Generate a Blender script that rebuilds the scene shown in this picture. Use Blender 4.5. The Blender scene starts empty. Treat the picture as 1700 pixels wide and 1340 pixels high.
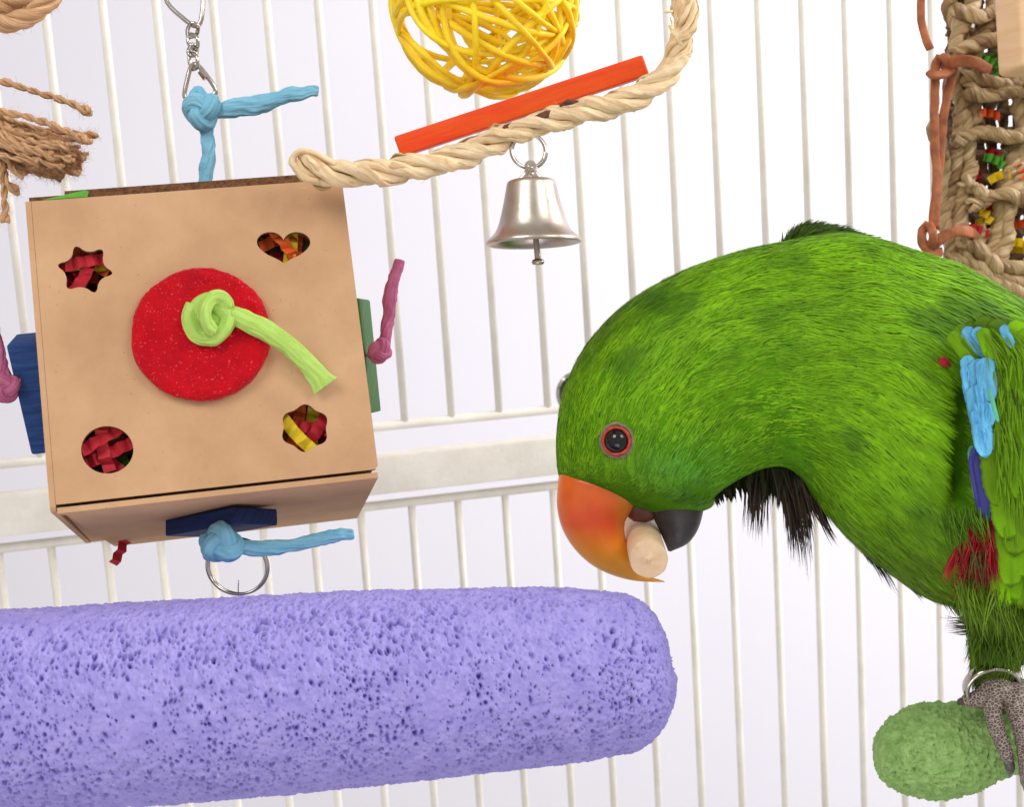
import bpy, bmesh, math, random
import numpy as np
from mathutils import Matrix, Vector

random.seed(7)
rng = np.random.default_rng(7)
SC = bpy.context.scene
COL = SC.collection

# ------------------------------------------------------------------ camera
FPX, CX, CY = 2400.0, 850.0, 670.0          # focal length and centre in photo pixels
CAM = np.array([0.0, 0.0, 1.20])
_dn = np.array([920.0, 14130.0, 2400.0]); _dn /= np.linalg.norm(_dn)
_zw = -_dn
_yw = np.array([0, 0, 1.0]) - _zw[2] * _zw; _yw /= np.linalg.norm(_yw)
_xw = np.cross(_yw, _zw)
M = np.stack([_xw, _yw, _zw])               # camera axes (right, down, forward) -> world
RIGHT, DOWN, FWD = M[:, 0], M[:, 1], M[:, 2]
cd = bpy.data.cameras.new('camera')
cam = bpy.data.objects.new('camera', cd); COL.objects.link(cam)
cd.sensor_width = 36.0; cd.sensor_fit = 'HORIZONTAL'; cd.lens = 36.0 * FPX / 1700.0
cd.clip_start = 0.02; cd.clip_end = 50
cam.matrix_world = Matrix([[RIGHT[i], -DOWN[i], -FWD[i], CAM[i]] for i in range(3)] + [[0, 0, 0, 1]])
cd.dof.use_dof = True; cd.dof.focus_distance = 0.505; cd.dof.aperture_fstop = 22
SC.camera = cam

# ------------------------------------------------------------------ light
W = bpy.data.worlds.new('World'); SC.world = W; W.use_nodes = True
W.node_tree.nodes['Background'].inputs[0].default_value = (1.0, 0.985, 0.97, 1)
W.node_tree.nodes['Background'].inputs[1].default_value = 0.56


def area(name, loc, target, size, power, color=(1, 1, 1), size_y=None):
    l = bpy.data.lights.new(name, 'AREA'); l.energy = power; l.color = color; l.size = size
    if size_y:
        l.shape = 'RECTANGLE'; l.size_y = size_y
    o = bpy.data.objects.new(name, l); COL.objects.link(o)
    o.location = loc
    o.rotation_euler = (Vector(target) - Vector(loc)).to_track_quat('-Z', 'Y').to_euler()
    return o


area('softbox_key', (-0.55, -0.25, 2.05), (0.0, 0.55, 1.12), 0.55, 7.6, (1.0, 0.97, 0.93))
area('softbox_fill', (0.75, -0.15, 1.85), (0.05, 0.55, 1.12), 0.5, 4.4, (1.0, 0.98, 0.96))
area('added_low_fill', (-0.1, -0.25, 0.45), (0.0, 0.55, 1.1), 0.6, 2.6, (1.0, 0.96, 0.93))  # added fill lamp, put in to brighten chin, box bottom and bell
area('backdrop_light', (1.5, 0.75, 1.75), (0.75, 1.75, 1.05), 0.7, 36.0, (1.0, 0.99, 1.0))
SC.view_settings.view_transform = 'Standard'; SC.view_settings.look = 'None'
SC.view_settings.exposure = 0.0; SC.view_settings.gamma = 1.0
SC.render.engine = 'CYCLES'
SC.cycles.use_denoising = True
SC.cycles.max_bounces = 8


# ------------------------------------------------------------------ helpers: points
def P(px, py, d):
    c = np.array([(px - CX) / FPX, (py - CY) / FPX, 1.0]) * d
    return CAM + M @ c


def PP(pts, d=None):
    return np.array([P(p[0], p[1], d if len(p) < 3 else p[2]) for p in pts])


def V3(dx, dy, dz, d):                       # a vector given in pixels at depth d
    return (M @ np.array([dx, dy, dz], float)) * d / FPX


def to_px(v):
    c = (np.asarray(v) - CAM) @ M
    return np.stack([c[..., 0] / c[..., 2] * FPX + CX, c[..., 1] / c[..., 2] * FPX + CY, c[..., 2]], -1)


def unit(v):
    v = np.asarray(v, float); return v / (np.linalg.norm(v, axis=-1, keepdims=True) + 1e-12)


def spline(pts, n):                          # Catmull-Rom through the points, even steps; works on any columns
    p = np.asarray(pts, float)
    q = np.vstack([2 * p[0] - p[1], p, 2 * p[-1] - p[-2]])
    t = np.linspace(0, len(p) - 1 - 1e-6, n); i = t.astype(int); u = (t - i)[:, None]
    a, b, c, d = q[i], q[i + 1], q[i + 2], q[i + 3]
    return .5 * ((2 * b) + (-a + c) * u + (2 * a - 5 * b + 4 * c - d) * u ** 2 + (-a + 3 * b - 3 * c + d) * u ** 3)


_T = rng.random((32, 32, 32))


def vnoise(p, scale):                        # smooth value noise, 0..1
    q = np.asarray(p, float) * scale + 100.0
    i = np.floor(q).astype(int); f = q - i; f = f * f * (3 - 2 * f)
    r = 0
    for dx in (0, 1):
        for dy in (0, 1):
            for dz in (0, 1):
                w = (f[..., 0] if dx else 1 - f[..., 0]) * (f[..., 1] if dy else 1 - f[..., 1]) * (f[..., 2] if dz else 1 - f[..., 2])
                r = r + w * _T[(i[..., 0] + dx) & 31, (i[..., 1] + dy) & 31, (i[..., 2] + dz) & 31]
    return r


# ------------------------------------------------------------------ helpers: meshes
class G:                                     # geometry: vertices, quads, tris, uv per corner
    def __init__(s, v, q=None, t=None, uq=None, ut=None):
        s.v = np.asarray(v, float).reshape(-1, 3)
        s.q = np.zeros((0, 4), int) if q is None else np.asarray(q, int)
        s.t = np.zeros((0, 3), int) if t is None else np.asarray(t, int)
        s.uq = np.zeros((len(s.q), 4, 2)) if uq is None else uq
        s.ut = np.zeros((len(s.t), 3, 2)) if ut is None else ut


def join(gs):
    o = 0; v, q, t, uq, ut = [], [], [], [], []
    for g in gs:
        v.append(g.v); q.append(g.q + o); t.append(g.t + o); uq.append(g.uq); ut.append(g.ut); o += len(g.v)
    return G(np.vstack(v), np.vstack(q), np.vstack(t), np.concatenate(uq), np.concatenate(ut))


def frames(p, ref=None, closed=False):
    p = np.asarray(p, float); n = len(p)
    if closed:
        t = unit(np.roll(p, -1, 0) - np.roll(p, 1, 0))
    else:
        t = unit(np.gradient(p, axis=0))
    a = np.zeros_like(p)
    r = -FWD if ref is None else np.asarray(ref, float)
    x = r - r.dot(t[0]) * t[0]
    if np.linalg.norm(x) < 1e-4:
        x = RIGHT - RIGHT.dot(t[0]) * t[0]
    a[0] = unit(x)
    for i in range(1, n):
        x = a[i - 1] - a[i - 1].dot(t[i]) * t[i]; a[i] = unit(x)
    return t, a, np.cross(t, a)


def grid_faces(nr, nc, closed_rows, L=None, C=None):
    i, j = np.meshgrid(np.arange(nr if closed_rows else nr - 1), np.arange(nc), indexing='ij')
    i = i.ravel(); j = j.ravel(); i2 = (i + 1) % nr; j2 = (j + 1) % nc
    q = np.stack([i * nc + j, i * nc + j2, i2 * nc + j2, i2 * nc + j], 1)
    L = np.arange(nr + 1.0) if L is None else np.append(L, 2 * L[-1] - L[-2])
    C = 1.0 if C is None else C
    uv = np.stack([np.stack([j / nc * C, L[i]], 1), np.stack([(j + 1) / nc * C, L[i]], 1),
                   np.stack([(j + 1) / nc * C, L[i + 1]], 1), np.stack([j / nc * C, L[i + 1]], 1)], 1)
    return q, uv


def sweep(p, r, n=12, ref=None, closed=False, caps=True, twist=0.0, sharp=2.0, pleat=0.0):
    """tube along p; r: scalar, (N,) or (N,2) = (along ref, across)"""
    p = np.asarray(p, float); N = len(p)
    r = np.asarray(r, float)
    if r.ndim == 0: r = np.full((N, 2), float(r))
    elif r.ndim == 1 and len(r) == N: r = np.stack([r, r], 1)
    elif r.ndim == 1: r = np.tile(r, (N, 1))
    t, a, b = frames(p, ref, closed)
    th = np.linspace(0, 2 * np.pi, n, endpoint=False)[None, :] + np.linspace(0, twist, N)[:, None]
    c, s = np.cos(th), np.sin(th)
    if sharp != 2.0:
        c = np.sign(c) * np.abs(c) ** (2 / sharp); s = np.sign(s) * np.abs(s) ** (2 / sharp)
    if pleat:
        k_ = 1 + pleat * np.cos(8 * (th - np.linspace(0, twist, N)[:, None]) + 2.5 * np.sin(np.arange(N) * .13)[:, None]) + pleat * .6 * np.cos(13 * th + 1.7)
        c = c * k_; s = s * k_
    v = p[:, None] + a[:, None] * (r[:, 0, None] * c)[..., None] + b[:, None] * (r[:, 1, None] * s)[..., None]
    L = np.concatenate([[0], np.cumsum(np.linalg.norm(np.diff(p, axis=0), axis=1))])
    q, uv = grid_faces(N, n, closed, L, 2 * np.pi * float(r.mean()))
    v = v.reshape(-1, 3)
    if caps and not closed:
        k = len(v); v = np.vstack([v, p[0] - 0 * t[0], p[-1]])
        j = np.arange(n); j2 = (j + 1) % n
        tr = np.vstack([np.stack([np.full(n, k), j2, j], 1), np.stack([np.full(n, k + 1), (N - 1) * n + j, (N - 1) * n + j2], 1)])
        return G(v, q, tr, uv, np.zeros((len(tr), 3, 2)))
    return G(v, q, None, uv)


def round_ends(r, k=4):                      # taper first and last samples into round ends
    r = np.array(r, float)
    for i in range(k):
        f = math.sqrt(max(0.02, 1 - ((k - i) / k) ** 2)); r[i] = r[i] * f; r[-1 - i] = r[-1 - i] * f
    return r


def twist_strands(path, nst, off, rad, pitch, n=10, flat=1.0, phase=0.0, jitter=0.0, ref=None):
    """strands wound round a path: list of G"""
    t, a, b = frames(path, ref)
    L = np.concatenate([[0], np.cumsum(np.linalg.norm(np.diff(path, axis=0), axis=1))])
    out = []
    off = np.broadcast_to(off, (len(path),)); rad = np.broadcast_to(rad, (len(path),))
    for k in range(nst):
        ph = phase + 2 * np.pi * (L / pitch + k / nst)
        rv = a * np.cos(ph)[:, None] + b * np.sin(ph)[:, None]
        o = off[:, None] * (1 + jitter * (vnoise(path + k * 3.1, 180)[:, None] - .5))
        c = path + rv * o
        rr = np.stack([rad * flat, rad], 1) * (1 + jitter * (vnoise(path + 7 + k * 1.7, 240)[:, None] - .5))
        tt = unit(np.gradient(c, axis=0))
        aa = rv - (rv * tt).sum(1, keepdims=True) * tt; aa = unit(aa); bb = np.cross(tt, aa)
        th = np.linspace(0, 2 * np.pi, n, endpoint=False)
        v = c[:, None] + aa[:, None] * (rr[:, 0, None] * np.cos(th))[..., None] + bb[:, None] * (rr[:, 1, None] * np.sin(th))[..., None]
        q, uv = grid_faces(len(c), n, False, L, 2 * np.pi * float(rad.mean()))
        v = v.reshape(-1, 3); kk = len(v); v = np.vstack([v, c[0], c[-1]])
        j = np.arange(n); j2 = (j + 1) % n; N = len(c)
        tr = np.vstack([np.stack([np.full(n, kk), j2, j], 1), np.stack([np.full(n, kk + 1), (N - 1) * n + j, (N - 1) * n + j2], 1)])
        out.append(G(v, q, tr, uv, np.zeros((len(tr), 3, 2))))
    return out


def lathe(prof, origin, axis, n=48, ref=None):
    """prof: list of (radius, along axis)"""
    axis = unit(axis); r = RIGHT if ref is None else np.asarray(ref)
    a = unit(r - r.dot(axis) * axis); b = np.cross(axis, a)
    th = np.linspace(0, 2 * np.pi, n, endpoint=False)
    pr = np.asarray(prof, float)
    v = origin + axis * pr[:, 1, None, None] + pr[:, 0, None, None] * (a * np.cos(th)[:, None] + b * np.sin(th)[:, None])[None]
    q, uv = grid_faces(len(pr), n, False)
    return G(v.reshape(-1, 3), q, None, uv)


def box_g(c, ax, ay, az, bevel=0.0, seg=2):
    """bevelled box from centre and half-axis vectors"""
    bm = bmesh.new()
    lx, ly, lz = (np.linalg.norm(x) for x in (ax, ay, az))
    ret = bmesh.ops.create_cube(bm, size=2.0)
    for v in bm.verts: v.co = Vector((v.co.x * lx, v.co.y * ly, v.co.z * lz))
    if bevel: bmesh.ops.bevel(bm, geom=bm.edges[:], offset=bevel, segments=seg, affect='EDGES', profile=.6)
    R = np.stack([unit(ax), unit(ay), unit(az)])
    bmesh.ops.triangulate(bm, faces=bm.faces[:])
    bm.verts.index_update()
    lv = np.array([v.co[:] for v in bm.verts]); v = lv @ R + c
    t = np.array([[x.index for x in f.verts] for f in bm.faces])
    if np.linalg.det(R) < 0: t = t[:, ::-1]
    bm.free()
    return G(v, None, t, None, np.stack([lv[t][..., 0], lv[t][..., 1] + .7 * lv[t][..., 2]], -1))


OFF = {}


def thing(name, label, cat, loc, group=None):
    o = bpy.data.objects.new(name, None); COL.objects.link(o); o.empty_display_size = 0.01
    o.location = loc; OFF[o] = np.asarray(loc, float)
    o['label'] = label; o['category'] = cat
    if group: o['group'] = group
    return o


def tag(o, label, cat, group=None):
    o['label'] = label; o['category'] = cat
    if group: o['group'] = group
    return o


def add(name, g, mat, parent=None, smooth=True, col=None, autosmooth=None):
    if parent is not None:
        loc = OFF[parent]
    else:
        lo, hi = g.v.min(0), g.v.max(0); loc = np.array([(lo[0] + hi[0]) / 2, (lo[1] + hi[1]) / 2, lo[2]])
    me = bpy.data.meshes.new(name)
    me.from_pydata((g.v - loc).tolist(), [], g.q.tolist() + g.t.tolist())
    uv = me.uv_layers.new(name='UVMap')
    uv.data.foreach_set('uv', np.concatenate([g.uq.reshape(-1), g.ut.reshape(-1)]))
    if col is not None:                      # per-vertex colour (linear)
        ca = me.color_attributes.new('Col', 'FLOAT_COLOR', 'POINT')
        ca.data.foreach_set('color', np.concatenate([col, np.ones((len(col), 1))], 1).ravel())
    me.polygons.foreach_set('use_smooth', [smooth] * len(me.polygons))
    me.materials.append(mat)
    if autosmooth: me.set_sharp_from_angle(angle=math.radians(autosmooth))
    o = bpy.data.objects.new(name, me); COL.objects.link(o)
    OFF[o] = np.asarray(loc, float)
    if parent is not None:
        o.parent = parent
    else:
        o.location = loc
    return o


# ------------------------------------------------------------------ helpers: materials
def lin(r, g, b):
    f = lambda c: c / 12.92 if c <= .04045 else ((c + .055) / 1.055) ** 2.4
    return (f(r / 255), f(g / 255), f(b / 255))


def mat(name, col, rough=.6, col2=None, nscale=60, detail=6, lo=.35, hi=.65, stretch=(1, 1, 1), coords='Object',
        bump=0.0, bscale=None, bstretch=None, metal=0.0, coat=0.0, sheen=0.0, attr=None, spec=.5, transl=0.0, bdist=.001,
        speck=None, speck_scale=300, speck_t=.72, voronoi=False, rough2=None, sss=0.0):
    m = bpy.data.materials.new(name); m.use_nodes = True
    nt = m.node_tree; N = nt.nodes; Lk = nt.links.new
    b = N['Principled BSDF']
    b.inputs['Roughness'].default_value = rough; b.inputs['Metallic'].default_value = metal
    b.inputs['Coat Weight'].default_value = coat; b.inputs['Coat Roughness'].default_value = .15
    b.inputs['Sheen Weight'].default_value = sheen; b.inputs['Specular IOR Level'].default_value = spec
    if sss:
        b.inputs['Subsurface Weight'].default_value = sss; b.inputs['Subsurface Radius'].default_value = (.004, .002, .001); b.inputs['Subsurface Scale'].default_value = 1
    tc = N.new('ShaderNodeTexCoord')

    def mapped(st):
        mp = N.new('ShaderNodeMapping'); mp.inputs['Scale'].default_value = st
        Lk(tc.outputs['UV' if coords == 'UV' else 'Object'], mp.inputs[0]); return mp.outputs[0]

    def noise(sc, st, det=detail):
        n = N.new('ShaderNodeTexNoise'); n.inputs['Scale'].default_value = sc; n.inputs['Detail'].default_value = det
        n.inputs['Roughness'].default_value = .62
        Lk(mapped(st), n.inputs['Vector']); return n.outputs['Fac']

    def ramp(f, a, c):
        r = N.new('ShaderNodeMapRange'); r.inputs[1].default_value = a; r.inputs[2].default_value = c; Lk(f, r.inputs[0]); return r.outputs[0]

    def mix(fac, a, c, mode='MIX'):
        x = N.new('ShaderNodeMix'); x.data_type = 'RGBA'; x.blend_type = mode
        if isinstance(fac, float): x.inputs[0].default_value = fac
        else: Lk(fac, x.inputs[0])
        for k, s in ((6, a), (7, c)):
            if isinstance(s, tuple): x.inputs[k].default_value = (*s, 1)
            else: Lk(s, x.inputs[k])
        return x.outputs[2]
    if attr:
        at = N.new('ShaderNodeAttribute'); at.attribute_name = attr; c = at.outputs['Color']
        if col2 is not None:
            c = mix(ramp(noise(nscale, stretch), lo, hi), c, mix(1.0, c, col2, 'MULTIPLY'))
    elif col2 is not None:
        c = mix(ramp(noise(nscale, stretch), lo, hi), col, col2)
    else:
        c = None; b.inputs['Base Color'].default_value = (*col, 1)
    if speck is not None:
        c = mix(ramp(noise(speck_scale, (1, 1, 1), 2), speck_t, speck_t + .06), c if c is not None else col, speck)
    if c is not None: Lk(c, b.inputs['Base Color'])
    if rough2 is not None:
        r = N.new('ShaderNodeMapRange'); r.inputs[1].default_value = .35; r.inputs[2].default_value = .65
        r.inputs[3].default_value = rough; r.inputs[4].default_value = rough2
        Lk(noise(nscale * 1.7, stretch), r.inputs[0]); Lk(r.outputs[0], b.inputs['Roughness'])
    if bump:
        bp = N.new('ShaderNodeBump'); bp.inputs['Strength'].default_value = bump; bp.inputs['Distance'].default_value = bdist
        if voronoi:
            n = N.new('ShaderNodeTexVoronoi'); n.inputs['Scale'].default_value = bscale
            Lk(mapped(bstretch or stretch), n.inputs['Vector']); Lk(n.outputs['Distance'], bp.inputs['Height'])
        else:
            Lk(noise(bscale or nscale, bstretch or stretch), bp.inputs['Height'])
        Lk(bp.outputs[0], b.inputs['Normal'])
    if transl:
        tr = N.new('ShaderNodeBsdfTranslucent'); ms = N.new('ShaderNodeMixShader'); ms.inputs[0].default_value = transl
        if c is not None: Lk(c, tr.inputs[0])
        else: tr.inputs[0].default_value = (*col, 1)
        Lk(b.outputs[0], ms.inputs[1]); Lk(tr.outputs[0], ms.inputs[2]); Lk(ms.outputs[0], N['Material Output'].inputs[0])
    return m


MT = {}
MT['backdrop'] = mat('white_paper', (.80, .775, .835), .9, (.775, .75, .815), 2.5)
MT['cage'] = mat('cream_powder_coat', lin(234, 229, 220), .5, lin(220, 214, 204), 45, bump=.2, bscale=500, coat=.08)
MT['card'] = mat('kraft_cardboard', lin(200, 160, 122), .85, lin(181, 141, 106), 26, detail=12, bump=.18, bscale=500, bdist=.0004,
                 speck=lin(158, 112, 80), speck_scale=800, speck_t=.71, spec=.2)
MT['card_edge_shaded'] = mat('corrugated_edge_shaded', lin(128, 90, 62), .9, lin(84, 56, 38), 600, stretch=(1, .3, 1), bump=.6, bscale=700, spec=.1)  # brown cut edge, darkened further to paint in the shadow along the box top
MT['felt'] = mat('red_loofah', lin(194, 5, 24), .95, lin(168, 3, 22), 90, bump=.8, bscale=900, bdist=.0006,
                 speck=lin(230, 80, 90), speck_scale=1300, speck_t=.64, sheen=.1, spec=.15)
cordm = lambda n, a, b: mat(n, a, .8, b, 900, stretch=(1, .07, 1), coords='UV', bump=1.0, bscale=1100, bstretch=(1, .05, 1), bdist=.001, spec=.15, lo=.3, hi=.7)
MT['cord_green'] = cordm('lime_paper_cord', lin(188, 218, 116), lin(162, 200, 90))
MT['cord_blue'] = cordm('sky_paper_cord', lin(146, 204, 228), lin(120, 184, 214))
MT['cord_mauve'] = cordm('mauve_paper_cord', lin(200, 116, 152), lin(166, 86, 124))
woodm = lambda n, a, b, r=.55: mat(n, a, r, b, 420, stretch=(.12, 1, 1), coords='UV', bump=.5, bscale=700, bstretch=(.08, 1, 1), bdist=.0005, spec=.3)
MT['wood_navy'] = woodm('navy_dyed_wood', lin(30, 52, 104), lin(18, 34, 76), .7)
MT['wood_blue'] = woodm('blue_dyed_wood', lin(40, 78, 138), lin(22, 48, 100), .75)
MT['wood_green'] = woodm('green_dyed_wood', lin(46, 106, 16), lin(30, 76, 10))
MT['wood_orange'] = mat('orange_dyed_wood', lin(224, 60, 8), .55, lin(230, 98, 14), 130, stretch=(.18, .8, 1), coords='UV', bump=.5, bscale=900, bstretch=(.05, 1, 1), bdist=.0005, spec=.3, lo=.4, hi=.8)
MT['pine'] = mat('pale_pine', lin(240, 204, 162), .55, lin(226, 180, 136), 60, stretch=(.25, .25, 3), bump=.15, bscale=200)
MT['dowel'] = mat('pale_dowel_wood', lin(238, 206, 168), .6, lin(222, 184, 144), 150, bump=.3, bscale=500, bdist=.0004)
MT['steel'] = mat('nickel_steel', (.60, .55, .50), .07, (.44, .40, .36), 150, metal=1, rough2=.18)
MT['bell'] = mat('brushed_nickel', (.55, .48, .41), .26, (.42, .36, .30), 60, metal=1, rough2=.42, bump=.12, bscale=300, bdist=.0003)
MT['vine'] = mat('yellow_dyed_vine', lin(253, 226, 34), .5, lin(242, 202, 16), 150, bump=.3, bscale=700, stretch=(1, 1, 1), bdist=.0005)
MT['palm'] = mat('dried_palm_leaf', lin(244, 218, 176), .7, lin(204, 162, 110), 600, stretch=(1, .05, 1), coords='UV', bump=1.0, bscale=1100,
                 bstretch=(1, .04, 1), bdist=.001, lo=.42, hi=.72)
MT['palm2'] = mat('dried_palm_leaf_tan', lin(238, 208, 162), .7, lin(196, 150, 100), 600, stretch=(1, .05, 1), coords='UV', bump=1.0, bscale=1100, bstretch=(1, .04, 1), bdist=.001)
MT['husk'] = mat('brown_husk', lin(120, 72, 52), .8, lin(74, 44, 34), 300)
MT['jute'] = mat('jute_fibre', lin(232, 190, 146), .9, lin(184, 136, 98), 800, stretch=(1, .06, 1), coords='UV', bump=.9, bscale=1500, bstretch=(1, .06, 1), spec=.15)
MT['jute2'] = mat('jute_dark', lin(204, 156, 114), .9, lin(150, 106, 74), 800, stretch=(1, .06, 1), coords='UV', bump=.9, bscale=1500, bstretch=(1, .06, 1), spec=.15)
MT['jute_fuzz'] = mat('jute_fuzz', lin(196, 154, 114), .9, spec=.1)
MT['grass'] = mat('seagrass', lin(208, 178, 130), .55, lin(128, 96, 60), 700, stretch=(1, .05, 1), coords='UV', bump=.9, bscale=1500, bstretch=(1, .05, 1), lo=.35, hi=.7)
MT['grass1'] = mat('seagrass_pale', lin(222, 194, 148), .5, lin(160, 126, 84), 700, stretch=(1, .05, 1), coords='UV', bump=.9, bscale=1500, bstretch=(1, .05, 1), lo=.35, hi=.7)
MT['grass3'] = mat('seagrass_brown', lin(170, 134, 90), .55, lin(106, 78, 50), 700, stretch=(1, .05, 1), coords='UV', bump=.9, bscale=1500, bstretch=(1, .05, 1), lo=.35, hi=.7)
MT['grass_shaded'] = mat('seagrass_shaded', lin(150, 118, 80), .65, lin(92, 68, 44), 700, stretch=(1, .05, 1), coords='UV', bump=.9, bscale=1500, bstretch=(1, .05, 1))  # darker copy of the seagrass, carries the shade of the mat interior
MT['leather'] = mat('tan_leather', lin(176, 102, 58), .7, lin(132, 70, 38), 160, bump=.4, bscale=900, bdist=.0004)
for k, a in dict(red=(206, 34, 50), yellow=(244, 212, 34), orange=(238, 98, 28), green=(96, 178, 52), dark=(60, 70, 24)).items():
    MT['paper_' + k] = mat('crinkle_paper_' + k, lin(*a), .7, tuple(x * .72 for x in lin(*a)), 300, transl=.12, bump=.2, bscale=900)
MT['perch'] = mat('purple_cement', lin(163, 153, 218), .85, lin(146, 136, 206), 160, bump=.5, bscale=900, bdist=.0006, spec=.2,
                  speck=lin(214, 208, 236), speck_scale=240, speck_t=.76)
MT['perch_green'] = mat('green_cement', lin(152, 184, 114), .85, lin(124, 160, 88), 260, bump=.5, bscale=900, bdist=.0006, spec=.2)
MT['body'] = mat('down', lin(84, 140, 14), .9, lin(66, 112, 12), 200, spec=.1)
MT['plume'] = mat('plumage', (1, 1, 1), .6, (.82, .82, .8), 500, attr='Col', spec=.22, transl=.12)
MT['featherv'] = mat('vane_feather', (1, 1, 1), .55, (.80, .82, .76), 80, stretch=(1, .12, 1), coords='UV', attr='Col', spec=.12, transl=.08,
                     bump=.3, bscale=90, bstretch=(1, .1, 1), bdist=.015, lo=.42, hi=.72)
MT['beak'] = mat('horn', (1, 1, 1), .3, (.88, .84, .84), 90, attr='Col', coat=.25, spec=.45, sss=.12, bump=.25, bscale=260, bdist=.0006, rough2=.42)
MT['beak_dark'] = mat('black_horn', lin(44, 40, 44), .42, lin(60, 54, 56), 160, bump=.2, bscale=500)
MT['mouth'] = mat('tongue_skin', lin(120, 78, 70), .5, lin(90, 56, 50), 200)
MT['eye'] = mat('dark_eye', (.006, .005, .005), .03, spec=.5)
MT['eyelid'] = mat('red_eyelid', lin(196, 66, 44), .45, lin(140, 44, 32), 600, bump=.3, bscale=1200)
MT['eyeskin'] = mat('grey_eye_skin', lin(140, 128, 100), .7, lin(96, 104, 60), 700, bump=.3, bscale=1200)


def scaly(name):
    m = bpy.data.materials.new(name); m.use_nodes = True; nt = m.node_tree; N = nt.nodes; Lk = nt.links.new
    b = N['Principled BSDF']; b.inputs['Roughness'].default_value = .55
    tc = N.new('ShaderNodeTexCoord'); mp = N.new('ShaderNodeMapping'); mp.inputs['Scale'].default_value = (1, 1, 1.25)
    Lk(tc.outputs['Object'], mp.inputs[0])
    vo = N.new('ShaderNodeTexVoronoi'); vo.feature = 'DISTANCE_TO_EDGE'; vo.inputs['Scale'].default_value = 760; Lk(mp.outputs[0], vo.inputs['Vector'])
    r = N.new('ShaderNodeValToRGB'); e = r.color_ramp.elements
    e[0].position = .015; e[0].color = (*lin(172, 158, 146), 1); e[1].position = .12; e[1].color = (*lin(84, 70, 64), 1)
    Lk(vo.outputs['Distance'], r.inputs[0]); Lk(r.outputs[0], b.inputs['Base Color'])
    bp = N.new('ShaderNodeBump'); bp.inputs['Strength'].default_value = .7; bp.inputs['Distance'].default_value = .0006
    Lk(vo.outputs['Distance'], bp.inputs['Height']); Lk(bp.outputs[0], b.inputs['Normal'])
    return m


MT['foot'] = scaly('scaly_skin')
MT['claw'] = mat('claw_horn', lin(58, 52, 54), .35, lin(88, 78, 76), 300)


def blades(pos, tan, nor, length, width, lift, col, curve=.25, tipcol=1.0, jit=0.0):
    """flat tapering barbs; arrays per blade. returns G and per-vertex colours"""
    n = len(pos)
    d = unit(tan + nor * np.asarray(lift).reshape(-1, 1) + jit * rng.normal(size=(n, 3)))
    w = unit(np.cross(d, nor) + .16 * rng.normal(size=(n, 3)))
    Ln = np.broadcast_to(length, (n,))[:, None]; Wd = np.broadcast_to(width, (n,))[:, None]
    mid = pos + d * Ln * .5 + nor * Ln * curve * .12
    tip = pos + d * Ln - nor * Ln * curve * .2
    v = np.stack([pos - w * Wd * .35, pos + w * Wd * .35, mid - w * Wd * .5, mid + w * Wd * .5, tip], 1).reshape(-1, 3)
    k = np.arange(n)[:, None] * 5
    q = k + np.array([[0, 1, 3, 2]]); t = k + np.array([[2, 3, 4]])
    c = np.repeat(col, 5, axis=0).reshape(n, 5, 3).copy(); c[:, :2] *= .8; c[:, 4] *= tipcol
    return G(v, q, t), c.reshape(-1, 3)


def fuzz(g, n, length, width, seed=0, nj=.8):
    """stray fibres standing off a surface"""
    r = np.random.default_rng(seed)
    f = r.integers(0, len(g.q), n); a, b, c, d = (g.v[g.q[f, i]] for i in range(4))
    u = r.random((n, 2)); p = a + (b - a) * u[:, :1] + (d - a) * u[:, 1:]
    nn = unit(np.cross(b - a, d - a)); tt = unit(d - a)
    dr = unit(tt * r.normal(size=(n, 1)) + nn * nj * np.abs(r.normal(size=(n, 1))) * np.sign((nn * 1).sum(1, keepdims=True) + 10) + .5 * r.normal(size=(n, 3)))
    gg, _ = blades(p, dr, unit(np.cross(dr, r.normal(size=(n, 3)))), length * (.4 + r.random(n)), width, 0, np.ones((n, 3)), .8)
    return gg


# ================================================================== backdrop and cage
def plane_sheet(x0, x1, y, z0, z1):
    return G([[x0, y, z0], [x1, y, z0], [x1, y, z1], [x0, y, z1]], [[0, 1, 2, 3]])


o = add('backdrop', plane_sheet(-3, 3, 1.75, -.3, 3), MT['backdrop'], smooth=False); o['kind'] = 'structure'

WA = P(90, 150, .66); WH = P(1480, 160, .765) - WA; WH[2] = 0; WH = unit(WH)
WN = unit(np.cross(WH, [0, 0, 1.0]))


def wall_pt(u, h):                            # u metres along the cage wall, h metres below its mark
    return WA + WH * u - np.array([0, 0, 1.0]) * h


cage = thing('bird_cage', 'cream powder coated wire cage panel with upright bars behind the toys', 'cage', wall_pt(.22, .62))
for k in range(-4, 24):
    u = k * .02484 + .0006 * math.sin(k * 2.3)
    for h0, h1 in ((-.16, .1715), (.2105, .50)):
        p = np.array([wall_pt(u, h0), wall_pt(u, (h0 + h1) / 2), wall_pt(u, h1)])
        add('bar', sweep(p, .00195, 14), MT['cage'], cage)
for h, slope in ((.1700, .010), (.2105, .008)):
    p = np.array([wall_pt(-.11, h - .001), wall_pt(.62, h + .62 * slope)])
    add('cross_wire', sweep(spline(p, 8), .0024, 12, ref=WN), MT['cage'], cage)
c0, c1 = wall_pt(-.12, .1925), wall_pt(.64, .1925 + .006)
ax = (c1 - c0) / 2
add('rail', box_g((c0 + c1) / 2 + WN * .003, ax, np.array([0, 0, .0098]), WN * .006, .0016), MT['cage'], cage, autosmooth=40)
for s in (-1, 1):
    e0 = wall_pt(-.12, .1925 + s * .0085); e1 = wall_pt(.64, .1985 + s * .0085)
    add('rail_edge', sweep(spline([e0, e1], 6), .0016, 10, ref=WN), MT['cage'], cage)

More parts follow.
